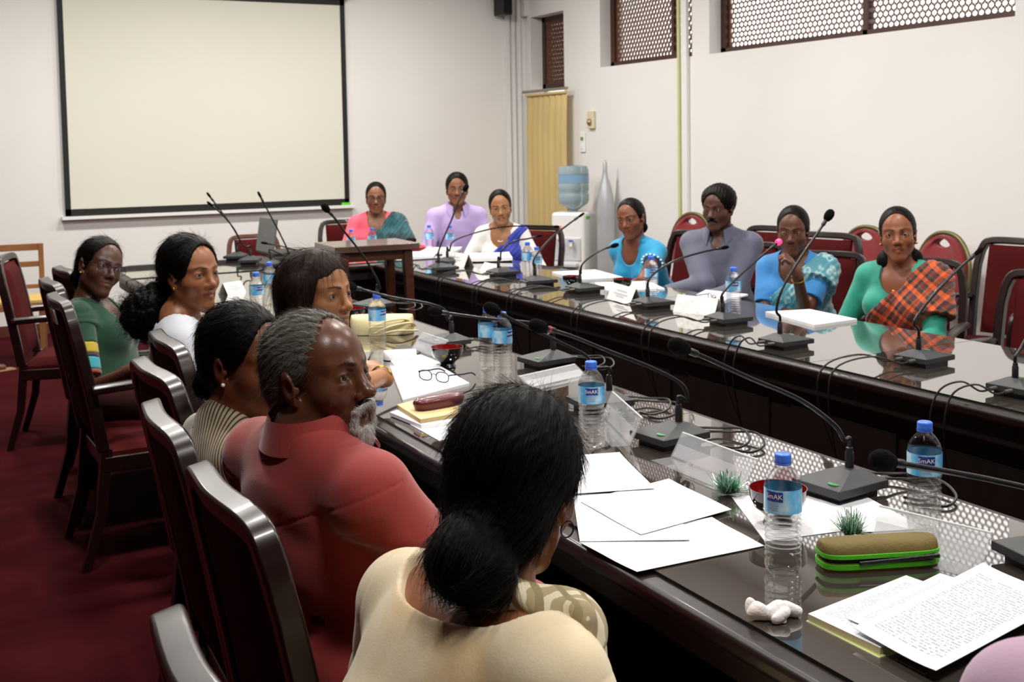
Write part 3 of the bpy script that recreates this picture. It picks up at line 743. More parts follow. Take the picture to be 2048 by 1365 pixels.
def sheet(name, label, cat, quad, z=.0015, th=.001, m=None, curl=0., group=None, side=None, n=8):
    P = [at_z(*p, TZ + z) if len(p) == 2 else Vector((p[0], p[1], TZ + z)) for p in quad]
    mb = MB(); top = []; uv = []
    for j in range(n + 1):
        for i in range(n + 1):
            u, v = i / n, j / n
            p = (P[0] * (1 - u) + P[1] * u) * (1 - v) + (P[3] * (1 - u) + P[2] * u) * v
            h = curl * ((2 * u - 1) ** 4 * .6 + (2 * v - 1) ** 4 * .4) + (.0006 * math.sin(7 * u + 3 * v) + .0006 if curl else 0)
            top.append(p + Vector((0, 0, th + h))); uv.append((u, v))
    N = (n + 1) ** 2
    mb.v = [tuple(p) for p in top] + [tuple(p - Vector((0, 0, th))) for p in top]
    f = []
    for j in range(n):
        for i in range(n):
            a = j * (n + 1) + i; f.append((a, a + 1, a + n + 2, a + n + 1)); f.append((N + a, N + a + n + 1, N + a + n + 2, N + a + 1))
    per = list(range(n + 1)) + [j * (n + 1) + n for j in range(1, n + 1)] + [n * (n + 1) + i for i in range(n - 1, -1, -1)] + [j * (n + 1) for j in range(n - 1, 0, -1)]
    ns = len(f)
    for k in range(len(per)):
        a, b = per[k], per[(k + 1) % len(per)]; f.append((a, a + N, b + N, b))
    c = sum(P, Vector()) / 4; c.z = TZ + z
    mb.v = [tuple(Vector(v) - c) for v in mb.v]; mb.f = f; mb.mi = [0] * ns + [1] * (len(f) - ns)
    me = bpy.data.meshes.new(name); me.from_pydata(mb.v, [], mb.f)
    for q in (m or m_faint, side or m_paper): me.materials.append(q)
    me.polygons.foreach_set('material_index', mb.mi)
    ul = me.uv_layers.new(name='UVMap')
    for lp in me.loops: ul.data[lp.index].uv = uv[lp.vertex_index % N]
    bm = bmesh.new(); bm.from_mesh(me); bmesh.ops.recalc_face_normals(bm, faces=bm.faces); bm.to_mesh(me); bm.free()
    me.shade_smooth(); me.set_sharp_from_angle(angle=.6)
    o = bpy.data.objects.new(name, me); COL.objects.link(o); o.location = c
    if label: tag(o, label, cat, group)
    return o
def rect(cx, cy, w, l, deg):
    a = math.radians(deg); u, v = Vector((math.cos(a), math.sin(a))) * l / 2, Vector((-math.sin(a), math.cos(a))) * w / 2; c = Vector((cx, cy))
    return [(*(c + p), 0) for p in (-u - v, u - v, u + v, -u + v)]
GP = 'loose white papers at the place of the woman in cream'
sheet('paper_sheet', 'white sheet over the table edge, lowest of the pile before the woman in cream', 'paper', [(1158, 1087), (1274, 1147), (1528, 1094), (1424, 1037)], .001, .0008, curl=.001, group=GP)
sheet('paper_sheet', 'white sheet of the pile whose left end touches the hair of the woman in cream', 'paper', rect(1.262, 1.93, .21, .297, 62), .003, .0008, curl=.001, group=GP)
sheet('paper_sheet', 'white sheet on top of the pile with its corner pointing at the green tinsel', 'paper', [(1160, 1005), (1282, 1072), (1463, 1021), (1338, 960)], .005, .0008, curl=.001, group=GP)
sheet('paper_sheet', 'white sheet at the back of the pile, nearest the bottle by her head', 'paper', rect(1.352, 2.215, .21, .297, 72), .007, .0008, curl=.002, group=GP)
sheet('paper_sheet', 'white sheet lying under the dark red bowl', 'paper', [(1463, 995), (1530, 1084), (1692, 1062), (1640, 980)], .0005, .0006, curl=.0)
sheet('paper_sheet', 'white sheet reaching behind the nearest name stand and the right bottle', 'paper', [(1640, 1000), (1690, 1068), (1850, 1058), (1725, 990)], .0012, .0006, curl=.0)
bk = sheet('booklet', 'open stapled booklet with a yellow-green cover lying at the lower right', 'booklet', [(1616, 1243), (1760, 1312), (2010, 1235), (1812, 1165)], .0005, .012, m=m_text, curl=.0, side=mat('page_edges', '#c9bda0', .7, var=(200, .1), stretch=(1, 1, 8)))
o = sheet('cover', None, None, [(1612, 1244), (1758, 1318), (2016, 1237), (1813, 1161)], .0, .0015, m=mat('lime_cover', '#c3cc80', .5)); o.parent = bk; o.location = o.location - bk.location
sheet('paper_sheet', 'printed white page lying on the open booklet, lower right', 'paper', [(1706, 1262), (1872, 1350), (2135, 1205), (1966, 1132)], .016, .001, m=m_text, curl=.004)
sheet('paper_sheet', 'printed white page between the booklet and the top page', 'paper', [(1694, 1240), (1850, 1310), (2060, 1200), (1880, 1150)], .0135, .001, m=m_text, curl=.001)
# place of the man in red and the woman in lilac
nb = sheet('notepad', 'white notepad under the folded eyeglasses', 'notepad', [(806, 806), (939, 772), (866, 729), (780, 738)], .0, .009, curl=.0)
sheet('leaflet', 'pale leaflet with blue print behind the notepad', 'leaflet', [(790, 733), (884, 728), (842, 711), (775, 716)], .0, .002, m=sheet_mat('leaflet_page', 9, .6, '#eef2f4', '#6f9fc4'))
bkw = sheet('notebook', 'tan covered notebook under the maroon glasses case', 'notebook', [(794, 818), (841, 848), (935, 832), (872, 797)], .012, .012, m=mat('tan_cover', '#cdb684', .6, var=(12, .05)), side=mat('tan_pages', '#c4ad7a', .7))
sheet('notepad', 'thick white pad under the tan notebook', 'notepad', [(780, 832), (843, 858), (945, 845), (860, 806)], .002, .01, m=m_sheet)
sheet('paper_sheet', 'white sheet under the thick white pad, sticking out towards the table edge', 'paper', [(820, 850), (879, 883), (960, 860), (880, 828)], .0005, .0012, m=m_faint)
c = thing('glasses_case', 'maroon glasses case lying on the tan notebook', 'glasses case', at_z(878, 813, TZ + .025), 0)
a, b = at_z(838, 820, TZ + .04), at_z(930, 803, TZ + .04); c.rotation_euler[2] = math.atan2((b - a).y, (b - a).x)
m_mar = mat('maroon_leather', '#5a1620', .35, coat=.3, bump=(90, .15))
L = (b - a).length / 2
for nm, z0, z1 in (('lower_shell', 0, .017), ('upper_shell', .017, .034)):
    mb = MB(); vs = []; n = 24
    for k in range(9):
        ph = math.pi / 2 * k / 8
        for i in range(n):
            q = 2 * math.pi * i / n; s = math.cos(ph) if nm == 'upper_shell' else (.75 + .25 * math.sin(ph))
            u, v = math.cos(q), math.sin(q)
            vs.append(((L + .005) * math.copysign(abs(u) ** .55, u) * (s ** .3), .029 * math.copysign(abs(v) ** .7, v) * (s ** .55), z0 + (z1 - z0) * math.sin(ph)))
    fs = [(k * n + i, k * n + (i + 1) % n, (k + 1) * n + (i + 1) % n, (k + 1) * n + i) for k in range(8) for i in range(n)] + [tuple(range(n))[::-1], tuple(range(8 * n, 9 * n))]
    mb.add(vs, fs).build(nm, m_mar, c, smooth=60)
# folded eyeglasses on the notepad
m_gm = mat('dark_glasses_metal', '#2a2440', .3, .5); m_lens = mat('lens', '#1a1a1c', .02, alpha=.1, spec=.6)
def eyeglasses(name, label, loc, rz, s=1., tilt=None):
    g = thing(name, label, 'eyeglasses', loc, rz) if label else None
    return g
g = thing('eyeglasses', 'dark framed eyeglasses with open temples lying on the white notepad', 'eyeglasses', at_z(868, 764, TZ + .0115), math.radians(-62))
for x in (-1, 1):
    rim = [(x * .034 + .025 * math.copysign(abs(math.cos(q)) ** .8, math.cos(q)), 0, .018 + .016 * math.copysign(abs(math.sin(q)) ** .8, math.sin(q))) for q in [2 * math.pi * k / 28 for k in range(29)]]
    r = MB().tube(rim, .0019, 6, cap=False).build('rim', m_gm, g)
    MB().add(rim[:-1], [tuple(range(28))]).build('lens', m_lens, r, smooth=0)
    MB().tube(bez([(x * .06, 0, .026), (x * .066, .01, .026), (x * .068, .06, .02), (x * .066, .11, .016), (x * .062, .138, .003)], 5), .0026, 6).build('temple', m_gm, g)
MB().tube([(-.01, 0, .022), (0, -.002, .026), (.01, 0, .022)], .0012, 6).build('bridge', m_gm, g)
dup(g, at_z(1424, 603, TZ + .010), math.radians(70), 'dark framed eyeglasses on the white paper in front of the man with a moustache', None)
sheet('document_folder', 'flat black folder under the bag straps, beside the raised hand', 'folder', [(772, 708), (818, 719), (850, 702), (805, 692)], .0, .006, m=m_mic2, side=m_mic2)
# far table papers
GF = 'white papers on the far table'
sheet('paper_stack', 'stack of white paper in front of the woman with her hand at her chin', 'paper', [(1531, 629), (1629, 656), (1714, 644), (1620, 624)], .0, .012, group=GF)
sheet('paper_sheet', 'white paper in front of the man with a moustache', 'paper', [(1383, 598), (1440, 606), (1496, 592), (1412, 583)], .0, .008, group=GF)
sheet('paper_stack', 'white papers left of the elbow of the woman in turquoise', 'paper', rect(3.40, 5.60, .27, .42, 80), .0, .01, group=GF)
sheet('paper_sheet', 'white paper behind the far bowl, in front of the woman in turquoise', 'paper', rect(3.33, 5.06, .297, .34, 70), .0, .006, group=GF)
sheet('paper_stack', 'thick stack of white paper in front of the woman in royal blue', 'paper', rect(3.36, 7.0 - .22, .297, .36, 66), .0, .022, curl=.01, group=GF)
sheet('paper_sheet', 'white paper right of the small brown table', 'paper', rect(3.08, 7.32, .25, .38, 62), .0, .012, group=GF)
sheet('paper_stack', 'second stack of white paper at the far corner, behind the white tent card', 'paper', rect(3.3, 7.42, .25, .34, 55), .0, .018, curl=.008, group=GF)
sheet('folder', 'red folder on the head table right of the small brown table', 'folder', [(805, 500), (812, 506), (856, 500), (846, 494)], .0, .02, m=mat('red_folder', '#a3201c', .5, var=(20, .05)), side=MATS.get('red_folder'))
# tent cards
m_card = mat('name_card', '#f0efe9', .5, var=(6, .03)); m_faintink = mat('faint_ink', '#b5b6bb', .6)
def tent(label, pl, pr, h=.075, lean=.035, group='white name cards on the far table', m=None, nm='name_card'):
    a, b = at_z(*pl, TZ), at_z(*pr, TZ); c = (a + b) / 2; t = thing(nm, label, 'name card', c, math.atan2((b - a).y, (b - a).x), group); w = (b - a).length / 2
    for side, n_ in ((-1, 'front_face'), (1, 'rear_face')):
        mb = MB(); th = .0012
        q = [(-w, side * lean, 0), (w, side * lean, 0), (w, side * .001, h), (-w, side * .001, h)]
        mb.add(q + [(x, y + side * th, z + .0003) for x, y, z in q], [(0, 1, 2, 3), (7, 6, 5, 4), (0, 4, 5, 1), (1, 5, 6, 2), (2, 6, 7, 3), (3, 7, 4, 0)])
        f = mb.build(n_, m or m_card, t, smooth=0)
        if side < 0 and m is None:
            g = MB()
            for k, (z, ww) in enumerate(((.62, .45), (.42, .6), (.28, .35))):
                y = -lean + (lean - .001) * z - .0022; g.add([(-w * ww, y, h * z), (w * ww, y, h * z), (w * ww, y + .0035 , h * (z + .09)), (-w * ww, y + .0035, h * (z + .09))], [(0, 1, 2, 3)])
            g.build('faint_print', m_faintink, f, smooth=0)
    return t
tent('white tent name card in front of the thick paper stack at the far corner', (889, 526), (938, 535), .08)
tent('small white name card right of the tent card before the woman in royal blue', (970, 541), (1002, 549), .05)
tent('white tent name card in front of the far bowl', (1227, 596), (1273, 610), .075)
tent('shiny crumpled white name card in front of the man with a moustache', (1356, 622), (1438, 632), .075, m=mat('shiny_card', '#f8f8f4', .12, coat=1., bump=(24, .8, .012)))
tent('small white card on the near table, behind the woman with the frizzy ponytail', (446, 590), (482, 584), .06, group='none')
# clear acrylic name stands
m_acr = mat('clear_acrylic', '#dfe2e6', .06, alpha=.26, spec=.8, coat=.6)
m_acre = mat('acrylic_edge', '#eef2f2', .15, alpha=.8)
m_ins = mat('name_insert', '#d8d4da', .6, alpha=.5, var=(8, .03))
GA = 'clear acrylic name stands on the near table'
def stand(label, pl, pr, h=.085, lean=.05, foot=.05, txt=True):
    a, b = at_z(*pl, TZ), at_z(*pr, TZ); c = (a + b) / 2; t = thing('name_stand', label, 'name stand', c, math.atan2((b - a).y, (b - a).x), GA); w = (b - a).length / 2; th = .003
    def slab(p0, p1, nm, m):
        d = Vector((0, p1[0] - p0[0], p1[1] - p0[1])).normalized(); nrm = Vector((0, -d.z, d.y)) * th
        q = [Vector((-w, *p0)), Vector((w, *p0)), Vector((w, *p1)), Vector((-w, *p1))]
        return MB().add(q + [v + nrm for v in q], [(3, 2, 1, 0), (4, 5, 6, 7), (0, 1, 5, 4), (1, 2, 6, 5), (2, 3, 7, 6), (3, 0, 4, 7)]).build(nm, m, t, smooth=0)
    f = slab((0, 0.001), (lean, h), 'face_plate', m_acr); slab((0, .001), (-foot, .001), 'foot_plate', m_acr)
    e = MB().tube([(-w, lean, h), (w, lean, h)], .0022, 6).build('polished_edge', m_acre, f)
    d = Vector((0, lean, h)); n = Vector((0, -h, lean)).normalized() * .0015
    q = [Vector((-w * .97, lean * .06, h * .06)) - n, Vector((w * .97, lean * .06, h * .06)) - n, Vector((w * .97, lean * .55, h * .55)) - n, Vector((-w * .97, lean * .55, h * .55)) - n]
    MB().add([v + n * 2.2 for v in q], [(0, 1, 2, 3)]).build('paper_insert', m_ins, t, smooth=0)
    return t
stand('clear acrylic name stand in front of the second microphone, beside the tinsel', (1343, 915), (1490, 974), .056, .034, .06)
stand('clear acrylic name stand behind the green pencil case', (1741, 1078), (1966, 1138), .056, .034, .06)
stand('clear acrylic name stand beside the bottle at the head of the woman in cream', (1205, 835), (1262, 893), .07, .03, .05)
stand('clear acrylic name stand lying back between the two bottle groups', (1060, 778), (1172, 752), .032, .05, .03)
stand('clear acrylic name stand by the dark red bowl and the beige bag', (822, 700), (872, 718), .06, .05, .04)
# tinsel
m_tin = mat('green_tinsel', '#4f9a70', .25, .4); m_tin2 = mat('silver_tinsel', '#e3ece6', .2, .5)
def tinsel(label, px, py, r, n, stem):
    t = thing('tinsel_sprig', label, 'tinsel', at_z(px, py, TZ + .002), 0, 'green tinsel sprigs on the near table')
    for mm, nm, k in ((m_tin, 'green_needles', n), (m_tin2, 'silver_needles', n)):
        mb = MB()
        for i in range(k):
            a, e = RNG.uniform(0, 6.28), RNG.uniform(.1, 1.4); L = r * RNG.uniform(.4, 1.); o = Vector((RNG.uniform(-.3, .3) * r, RNG.uniform(-.3, .3) * r, .004))
            d = Vector((math.cos(a) * math.cos(e), math.sin(a) * math.cos(e), math.sin(e))); s = d.cross(Vector((0, 0, 1))).normalized() * .0016
            mb.add([o - s, o + s, o + d * L + s * .4, o + d * L - s * .4], [(0, 1, 2, 3)])
        q = mb.build(nm, mm, t, smooth=0)
    MB().tube([(0, 0, .003), stem], .0013, 5).build('stem', m_cream, t)
tinsel('green and silver tinsel sprig between the white papers and the acrylic stand', 1456, 988, .05, 230, (.05, -.03, .003))
tinsel('green tinsel sprig at the left end of the nearest acrylic stand', 1702, 1068, .045, 130, (.06, -.07, .003))
tinsel('small green tinsel sprig behind the bottle at the head of the woman in cream', 1226, 838, .036, 110, (.02, -.03, .003))
# pencil case
a, b = at_z(1652, 1150, TZ), at_z(1888, 1135, TZ)
pc = thing('pencil_case', 'olive pencil case with an open bright green zip', 'pencil case', (a + b) / 2 + Vector((.01, .03, 0)), math.atan2((b - a).y, (b - a).x))
L = (b - a).length / 2
m_olive = mat('olive_cloth', '#6a5a2c', .85, bump=(160, .4), var=(14, .15)); m_zip = mat('lime_zip', '#55c31f', .5, bump=(400, .3))
def loaf(L, ry, z0, z1, sq=.6, n=28, m=10, dome=True):
    vs = []
    for k in range(m + 1):
        ph = math.pi / 2 * k / m
        for i in range(n):
            q = 2 * math.pi * i / n; u, v = math.cos(q), math.sin(q); s = math.cos(ph) ** .5 if dome else 1
            e = (.25 + .75 * s)
            vs.append((L * math.copysign(abs(u) ** .35, u) * (.93 + .07 * s), ry * math.copysign(abs(v) ** sq, v) * s, z0 + (z1 - z0) * math.sin(ph)))
    fs = [(k * n + i, k * n + (i + 1) % n, (k + 1) * n + (i + 1) % n, (k + 1) * n + i) for k in range(m) for i in range(n)] + [tuple(range(n))[::-1], tuple(range(m * n, (m + 1) * n))]
    return vs, fs
MB().add(*loaf(L, .036, .026, .05)).build('upper_body', m_olive, pc, smooth=60)
MB().add(*loaf(L * .985, .036, .0, .018, dome=False)).build('lower_body', m_olive, pc, smooth=60)
for nm, z, dz in (('upper_zip', .026, .007), ('lower_zip', .007, .009)):
    MB().add(*loaf(L * 1.006, .0385, z, z + dz, dome=False)).build(nm, m_zip, pc, smooth=60)
MB().add(*loaf(L * .96, .034, .014, .028, dome=False)).build('dark_lining', mat('dark_lining', '#0a0b0c', .8), pc, smooth=60)
MB().tube([(-L * .45, -.0365, .018), (L * .9, -.0365, .024)], .0045, 10).build('pen', m_black, pc)['label'] = 'black pen in the opening'
# crumpled tissue
t = MB()
for c_, r_, s_ in (((-.03, .0, .014), .018, (1.1, .7, .75)), ((-.005, .003, .015), .017, (1.2, .8, .8)), ((.022, .008, .013), .015, (1.2, .8, .8)), ((.006, -.014, .012), .015, (1.1, .8, .75)), ((-.042, .006, .017), .012, (.8, .7, 1.1))):
    t.sphere(c_, r_, 12, s_)
t.v = [tuple(Vector(v) + Vector((.004 * math.sin(90 * v[1] + 60 * v[2]), .004 * math.sin(110 * v[0]), .003 * math.sin(130 * v[0] + 70 * v[1]))) * (1 if v[2] > .004 else .2)) for v in t.v]
t.v = [(x, y, max(z, .0005)) for x, y, z in t.v]
o = tag(t.build('tissue', mat('tissue_paper', '#f3efee', .85, bump=(120, .6)), smooth=70), 'crumpled white tissue in front of the nearest water bottle', 'tissue'); o.location = at_z(1552, 1240, TZ); o.rotation_euler[2] = -.45
# beige bag with straps, white cloth
p = at_z(770, 668, TZ); bg_ = thing('handbag', 'soft beige bag with long straps lying on the table behind a bottle', 'bag', p + Vector((0, .03, 0)), -.5)
m_bei = mat('beige_leather', '#d3c79b', .55, bump=(70, .2), var=(8, .06))
MB().add(*loaf(.13, .07, 0.002, .075, .8)).build('body', m_bei, bg_, smooth=70)
for k, (a_, b_) in enumerate((((-.04, -.075, .03), (.1, -.065, .065)), ((-.02, -.1, .012), (.12, -.07, .05)), ((.0, -.11, .008), (.13, -.075, .02)))):
    MB().tube(bez([a_, ((a_[0] + b_[0]) / 2, a_[1] - .01, (a_[2] + b_[2]) / 2 + .012), b_, (b_[0] + .015, b_[1] + .05, b_[2] * .6)], 6), .007, 8, flat=(.6, 1.2)).build('strap', m_bei, bg_)
o = MB().add(*loaf(.06, .035, 0.0, .03, .9)).build('handkerchief', mat('tissue_paper', '#f3efee'), smooth=70); tag(o, 'folded white handkerchief beside the raised hand of the woman in lilac', 'handkerchief'); o.location = at_z(800, 717, TZ + .003); o.rotation_euler[2] = -.3
# laptop on the head table
m_lap = mat('laptop_grey', '#6d6e6e', .4, .3); p = at_z(522, 506, TZ)
lt = thing('laptop', 'open grey laptop on the head table, seen from behind its lid', 'laptop', (p.x + .0, p.y - .12, TZ), math.radians(4))
MB().box(0, .25, -.18, .18, 0, .016).build('base', m_mic2, lt, bevel=.004)
MB().box(.03, .15, -.15, .15, .016, .018).build('keyboard', m_black, lt, smooth=0)
lid = MB().box(-.012, 0, -.18, .18, .0, .245).build('lid', m_lap, lt, bevel=.004); lid.location = (0, 0, .014); lid.rotation_euler = (0, math.radians(9), 0)
MB().box(0, .0015, -.165, .165, .02, .23).build('screen', mat('dark_screen', '#0b0d10', .1), lid, smooth=0)
MB().box(-.0135, -.012, -.03, .03, .11, .125).build('badge', mat('silver_badge', '#8b8c8c', .3, .7), lid, smooth=0)
MB().tube(bez([(.1, -.2, .005), (.2, -.26, .005), (.32, -.2, .02), (.38, -.12, .005)], 6), .0025, 6).build('cable', m_cable, lt)
# ------------------------------------------------------------------ smooth implicit bodies turned into one continuous mesh
F32 = np.float32
def V3(*a): return np.array(a, F32)
class RC:      # tapered capsule
    def __init__(s, a, b, ra, rb, tag='', cap=False):
        s.a, s.b, s.ra, s.rb, s.tag, s.cap = np.array(a, F32), np.array(b, F32), ra, rb, tag, cap
    def __call__(s, P):
        ab = s.b - s.a; q = P - s.a; L = float(ab @ ab) + 1e-12
        tt = (q @ ab) / L; t = np.clip(tt, 0, 1)
        d = np.sqrt(((q - t[..., None] * ab) ** 2).sum(-1)) - (s.ra + (s.rb - s.ra) * t)
        if s.cap: d = np.maximum(d, (tt - 1) * math.sqrt(L))
        return d
    def grow(s, t): return RC(s.a, s.b, s.ra + t, s.rb + t, s.tag, s.cap)
    def tf(s, R, T): return RC(R @ s.a + T, R @ s.b + T, s.ra, s.rb, s.tag, s.cap)
    def box(s): r = max(s.ra, s.rb); return np.minimum(s.a, s.b) - r, np.maximum(s.a, s.b) + r
class EL:      # ellipsoid
    def __init__(s, c, r, R=None, tag=''):
        s.c, s.r, s.R, s.tag = np.array(c, F32), np.array(r, F32), (np.eye(3, dtype=F32) if R is None else np.array(R, F32)), tag
    def __call__(s, P):
        q = (P - s.c) @ s.R; k0 = np.sqrt(((q / s.r) ** 2).sum(-1)); k1 = np.sqrt(((q / (s.r * s.r)) ** 2).sum(-1)) + 1e-9
        return np.where(k0 < 1e-4, -float(s.r.min()), k0 * (k0 - 1) / k1)
    def grow(s, t): return EL(s.c, s.r + t, s.R, s.tag)
    def tf(s, R, T): return EL(R @ s.c + T, s.r, R @ s.R, s.tag)
    def box(s): m = float(s.r.max()); return s.c - m, s.c + m
def smin(a, b, k):
    if k <= 0: return np.minimum(a, b)
    h = np.maximum(k - np.abs(a - b), 0) / k; return np.minimum(a, b) - h * h * (k * .25)
def smax(a, b, k): return -smin(-a, -b, k)
def snets(D, org, vox):
    S = D < 0
    def cnt(A):
        A = A[:-1].astype(np.uint8) + A[1:]; A = A[:, :-1] + A[:, 1:]; return A[:, :, :-1] + A[:, :, 1:]
    c = cnt(S); act = (c > 0) & (c < 8); I = np.argwhere(act).astype(np.int32); del c
    idx = np.full(act.shape, -1, np.int32); idx[act] = np.arange(len(I), dtype=np.int32)
    co = np.array([(i, j, k) for i in (0, 1) for j in (0, 1) for k in (0, 1)])
    val = [D[I[:, 0] + o[0], I[:, 1] + o[1], I[:, 2] + o[2]] for o in co]
    acc = np.zeros((len(I), 3), F32); n = np.zeros(len(I), F32)
    for a in range(8):
        for b in range(a + 1, 8):
            if abs(co[a] - co[b]).sum() != 1: continue
            m = (val[a] < 0) != (val[b] < 0); t = val[a][m] / (val[a][m] - val[b][m])
            acc[m] += co[a] + t[:, None] * (co[b] - co[a]); n[m] += 1
    V = (I + acc / n[:, None]) * vox + org
    Q = []
    for ax in range(3):
        sl0 = [slice(None)] * 3; sl1 = [slice(None)] * 3; sl0[ax] = slice(0, -1); sl1[ax] = slice(1, None)
        A, B = S[tuple(sl0)], S[tuple(sl1)]
        E = np.argwhere(A != B); u, v = (ax + 1) % 3, (ax + 2) % 3
        ok = (E[:, u] > 0) & (E[:, v] > 0) & (E[:, u] < S.shape[u] - 1) & (E[:, v] < S.shape[v] - 1); E = E[ok]
        f = A[E[:, 0], E[:, 1], E[:, 2]]
        def g(du, dv):
            X = E.copy(); X[:, u] += du; X[:, v] += dv; return idx[X[:, 0], X[:, 1], X[:, 2]]
        q = np.stack([g(-1, -1), g(0, -1), g(0, 0), g(-1, 0)], 1); q[~f] = q[~f][:, ::-1]; Q.append(q)
    return V.astype(F32), np.concatenate(Q)
def implicit(ops, vox, post=None, lo=None, hi=None, slack=1.5):
    """ops: list of (op, k, prim); op 'u' union, 's' subtract, 'i' intersect"""
    U = [p for o, k, p in ops if o == 'u']
    if lo is None:
        bx = [p.box() for p in U]; lo = np.min([b[0] for b in bx], 0) - .03; hi = np.max([b[1] for b in bx], 0) + .03
    lo = np.array(lo, F32); hi = np.array(hi, F32)
    B = 8; nb = np.ceil((hi - lo) / (vox * B)).astype(int) + 1
    g = np.stack(np.meshgrid(*[np.arange(x) for x in nb], indexing='ij'), -1).reshape(-1, 3)
    ctr = (lo + (g * B + (B - 1) / 2) * vox).astype(F32)
    half = B * vox * .87
    dp = []; Dc = np.full(len(ctr), 9., F32)
    for o, k, p in ops:
        d = p(ctr).astype(F32); dp.append(d)
        Dc = smin(Dc, d, k) if o == 'u' else (smax(Dc, -d, k) if o == 's' else smax(Dc, d, k))
    if post is not None: Dc2 = post(ctr, Dc)
    else: Dc2 = Dc
    keep = np.abs(Dc2) < half * slack + .012
    gi = g[keep]; off = np.stack(np.meshgrid(*[np.arange(B)] * 3, indexing='ij'), -1).reshape(-1, 3)
    D = np.full((len(gi), B ** 3), 9., F32)
    base = (lo + gi * B * vox).astype(F32); offv = (off * vox).astype(F32)
    CH = 1500
    for s in range(0, len(gi), CH):
        P = base[s:s + CH, None] + offv[None]; d0 = D[s:s + CH]
        for (o, k, p), dc in zip(ops, dp):
            dk = dc[keep][s:s + CH]
            m = np.nonzero(dk < half * 2.2 + k + .01)[0] if o != 'i' else np.nonzero(dk > -half * 2.2 - k - .01)[0]
            if len(m) == 0: continue
            d = p(P[m]); d0[m] = smin(d0[m], d, k) if o == 'u' else (smax(d0[m], -d, k) if o == 's' else smax(d0[m], d, k))
        if post is not None: d0[:] = post(P, d0)
    full = np.empty(tuple(nb) + (B, B, B), F32); full[:] = Dc2.reshape(*nb, 1, 1, 1)
    full[gi[:, 0], gi[:, 1], gi[:, 2]] = D.reshape(-1, B, B, B)
    full = full.transpose(0, 3, 1, 4, 2, 5).reshape(*(nb * B))
    full[0] = full[-1] = 1; full[:, 0] = full[:, -1] = 1; full[:, :, 0] = full[:, :, -1] = 1
    return snets(full, lo, vox)
def np_mesh(name, V, Q, mats, parent=None, attrs=None, smooth=True, mi=None):
    me = bpy.data.meshes.new(name); n = Q.shape[1]
    me.vertices.add(len(V)); me.vertices.foreach_set('co', V.astype(F32).ravel())
    me.loops.add(Q.size); me.loops.foreach_set('vertex_index', Q.astype(np.int32).ravel())
    me.polygons.add(len(Q)); me.polygons.foreach_set('loop_start', np.arange(0, Q.size, n, dtype=np.int32))
    me.update(calc_edges=True)
    for m in mats: me.materials.append(m)
    if mi is not None: me.polygons.foreach_set('material_index', mi.astype(np.int32))
    for k, a in (attrs or {}).items():
        if a.shape[-1] == 4:
            at = me.attributes.new(k, 'FLOAT_COLOR', 'POINT'); at.data.foreach_set('color', a.astype(F32).ravel())
        else:
            at = me.attributes.new(k, 'FLOAT_VECTOR', 'POINT'); at.data.foreach_set('vector', a.astype(F32).ravel())
    if smooth: me.shade_smooth()
    me.validate(); o = bpy.data.objects.new(name, me); COL.objects.link(o)
    if parent: o.parent = parent
    return o
def wob(P, f, ph=0.):
    return np.sin(P[..., 0] * f + ph + 1.7 * np.sin(P[..., 2] * f * .7 + ph)) * np.sin(P[..., 2] * f * .8 - ph + 1.3 * np.sin(P[..., 1] * f * .9)) * np.cos(P[..., 1] * f * .6 + ph * 2)
# ------------------------------------------------------------------ people
def rotz(a): c, s = math.cos(a), math.sin(a); return np.array([[c, -s, 0], [s, c, 0], [0, 0, 1]], F32)
def rotx(a): c, s = math.cos(a), math.sin(a); return np.array([[1, 0, 0], [0, c, -s], [0, s, c]], F32)
def roty(a): c, s = math.cos(a), math.sin(a); return np.array([[c, 0, s], [0, 1, 0], [-s, 0, c]], F32)
def unit(v): v = np.array(v, F32); return v / (np.linalg.norm(v) + 1e-9)
def skin_mat(name, col, shine=.42):
    m = mat(name, col, shine, spec=.4, sss=.05, bump=(220, .1, .002)); t = NT(m)
    a = t.n('ShaderNodeAttribute', attribute_name='Col')
    n = t.n('ShaderNodeTexNoise', i_Scale=60., i_Detail=4.); t.l(t.coords('Object'), n.inputs[0])
    t.l(t.mix(t.math('MULTIPLY', n.outputs[0], .2), a.outputs[0], (.012, .004, .002)), t.b.inputs['Base Color']); return m
def hair_mat(name, dark, light, fac=.5, rough=.38):
    m = mat(name, dark, rough, spec=.09); t = NT(m)
    a = t.n('ShaderNodeAttribute', attribute_name='st'); mp = t.n('ShaderNodeMapping'); t.l(a.outputs['Vector'], mp.inputs[0]); mp.inputs['Scale'].default_value = (55, 5, 1)
    n = t.n('ShaderNodeTexNoise', i_Scale=1., i_Detail=6., i_Roughness=.7); t.l(mp.outputs[0], n.inputs[0])
    t.l(t.ramp(n.outputs[0], [(.5 - fac * .4, lin(dark)), (.5 + (1 - fac) * .5, lin(light))]), t.b.inputs['Base Color'])
    bp = t.n('ShaderNodeBump', i_Strength=.4, i_Distance=.003); t.l(n.outputs[0], bp.inputs['Height']); t.l(bp.outputs[0], t.b.inputs['Normal']); return m
m_hblack = hair_mat('black_hair', '#040303', '#120e0c', .45, .42)
m_hgrey = hair_mat('grey_hair', '#2a2725', '#8f8a82', .5, .5)
m_hwhite = hair_mat('white_beard', '#6d6a66', '#dcdad6', .55, .6)
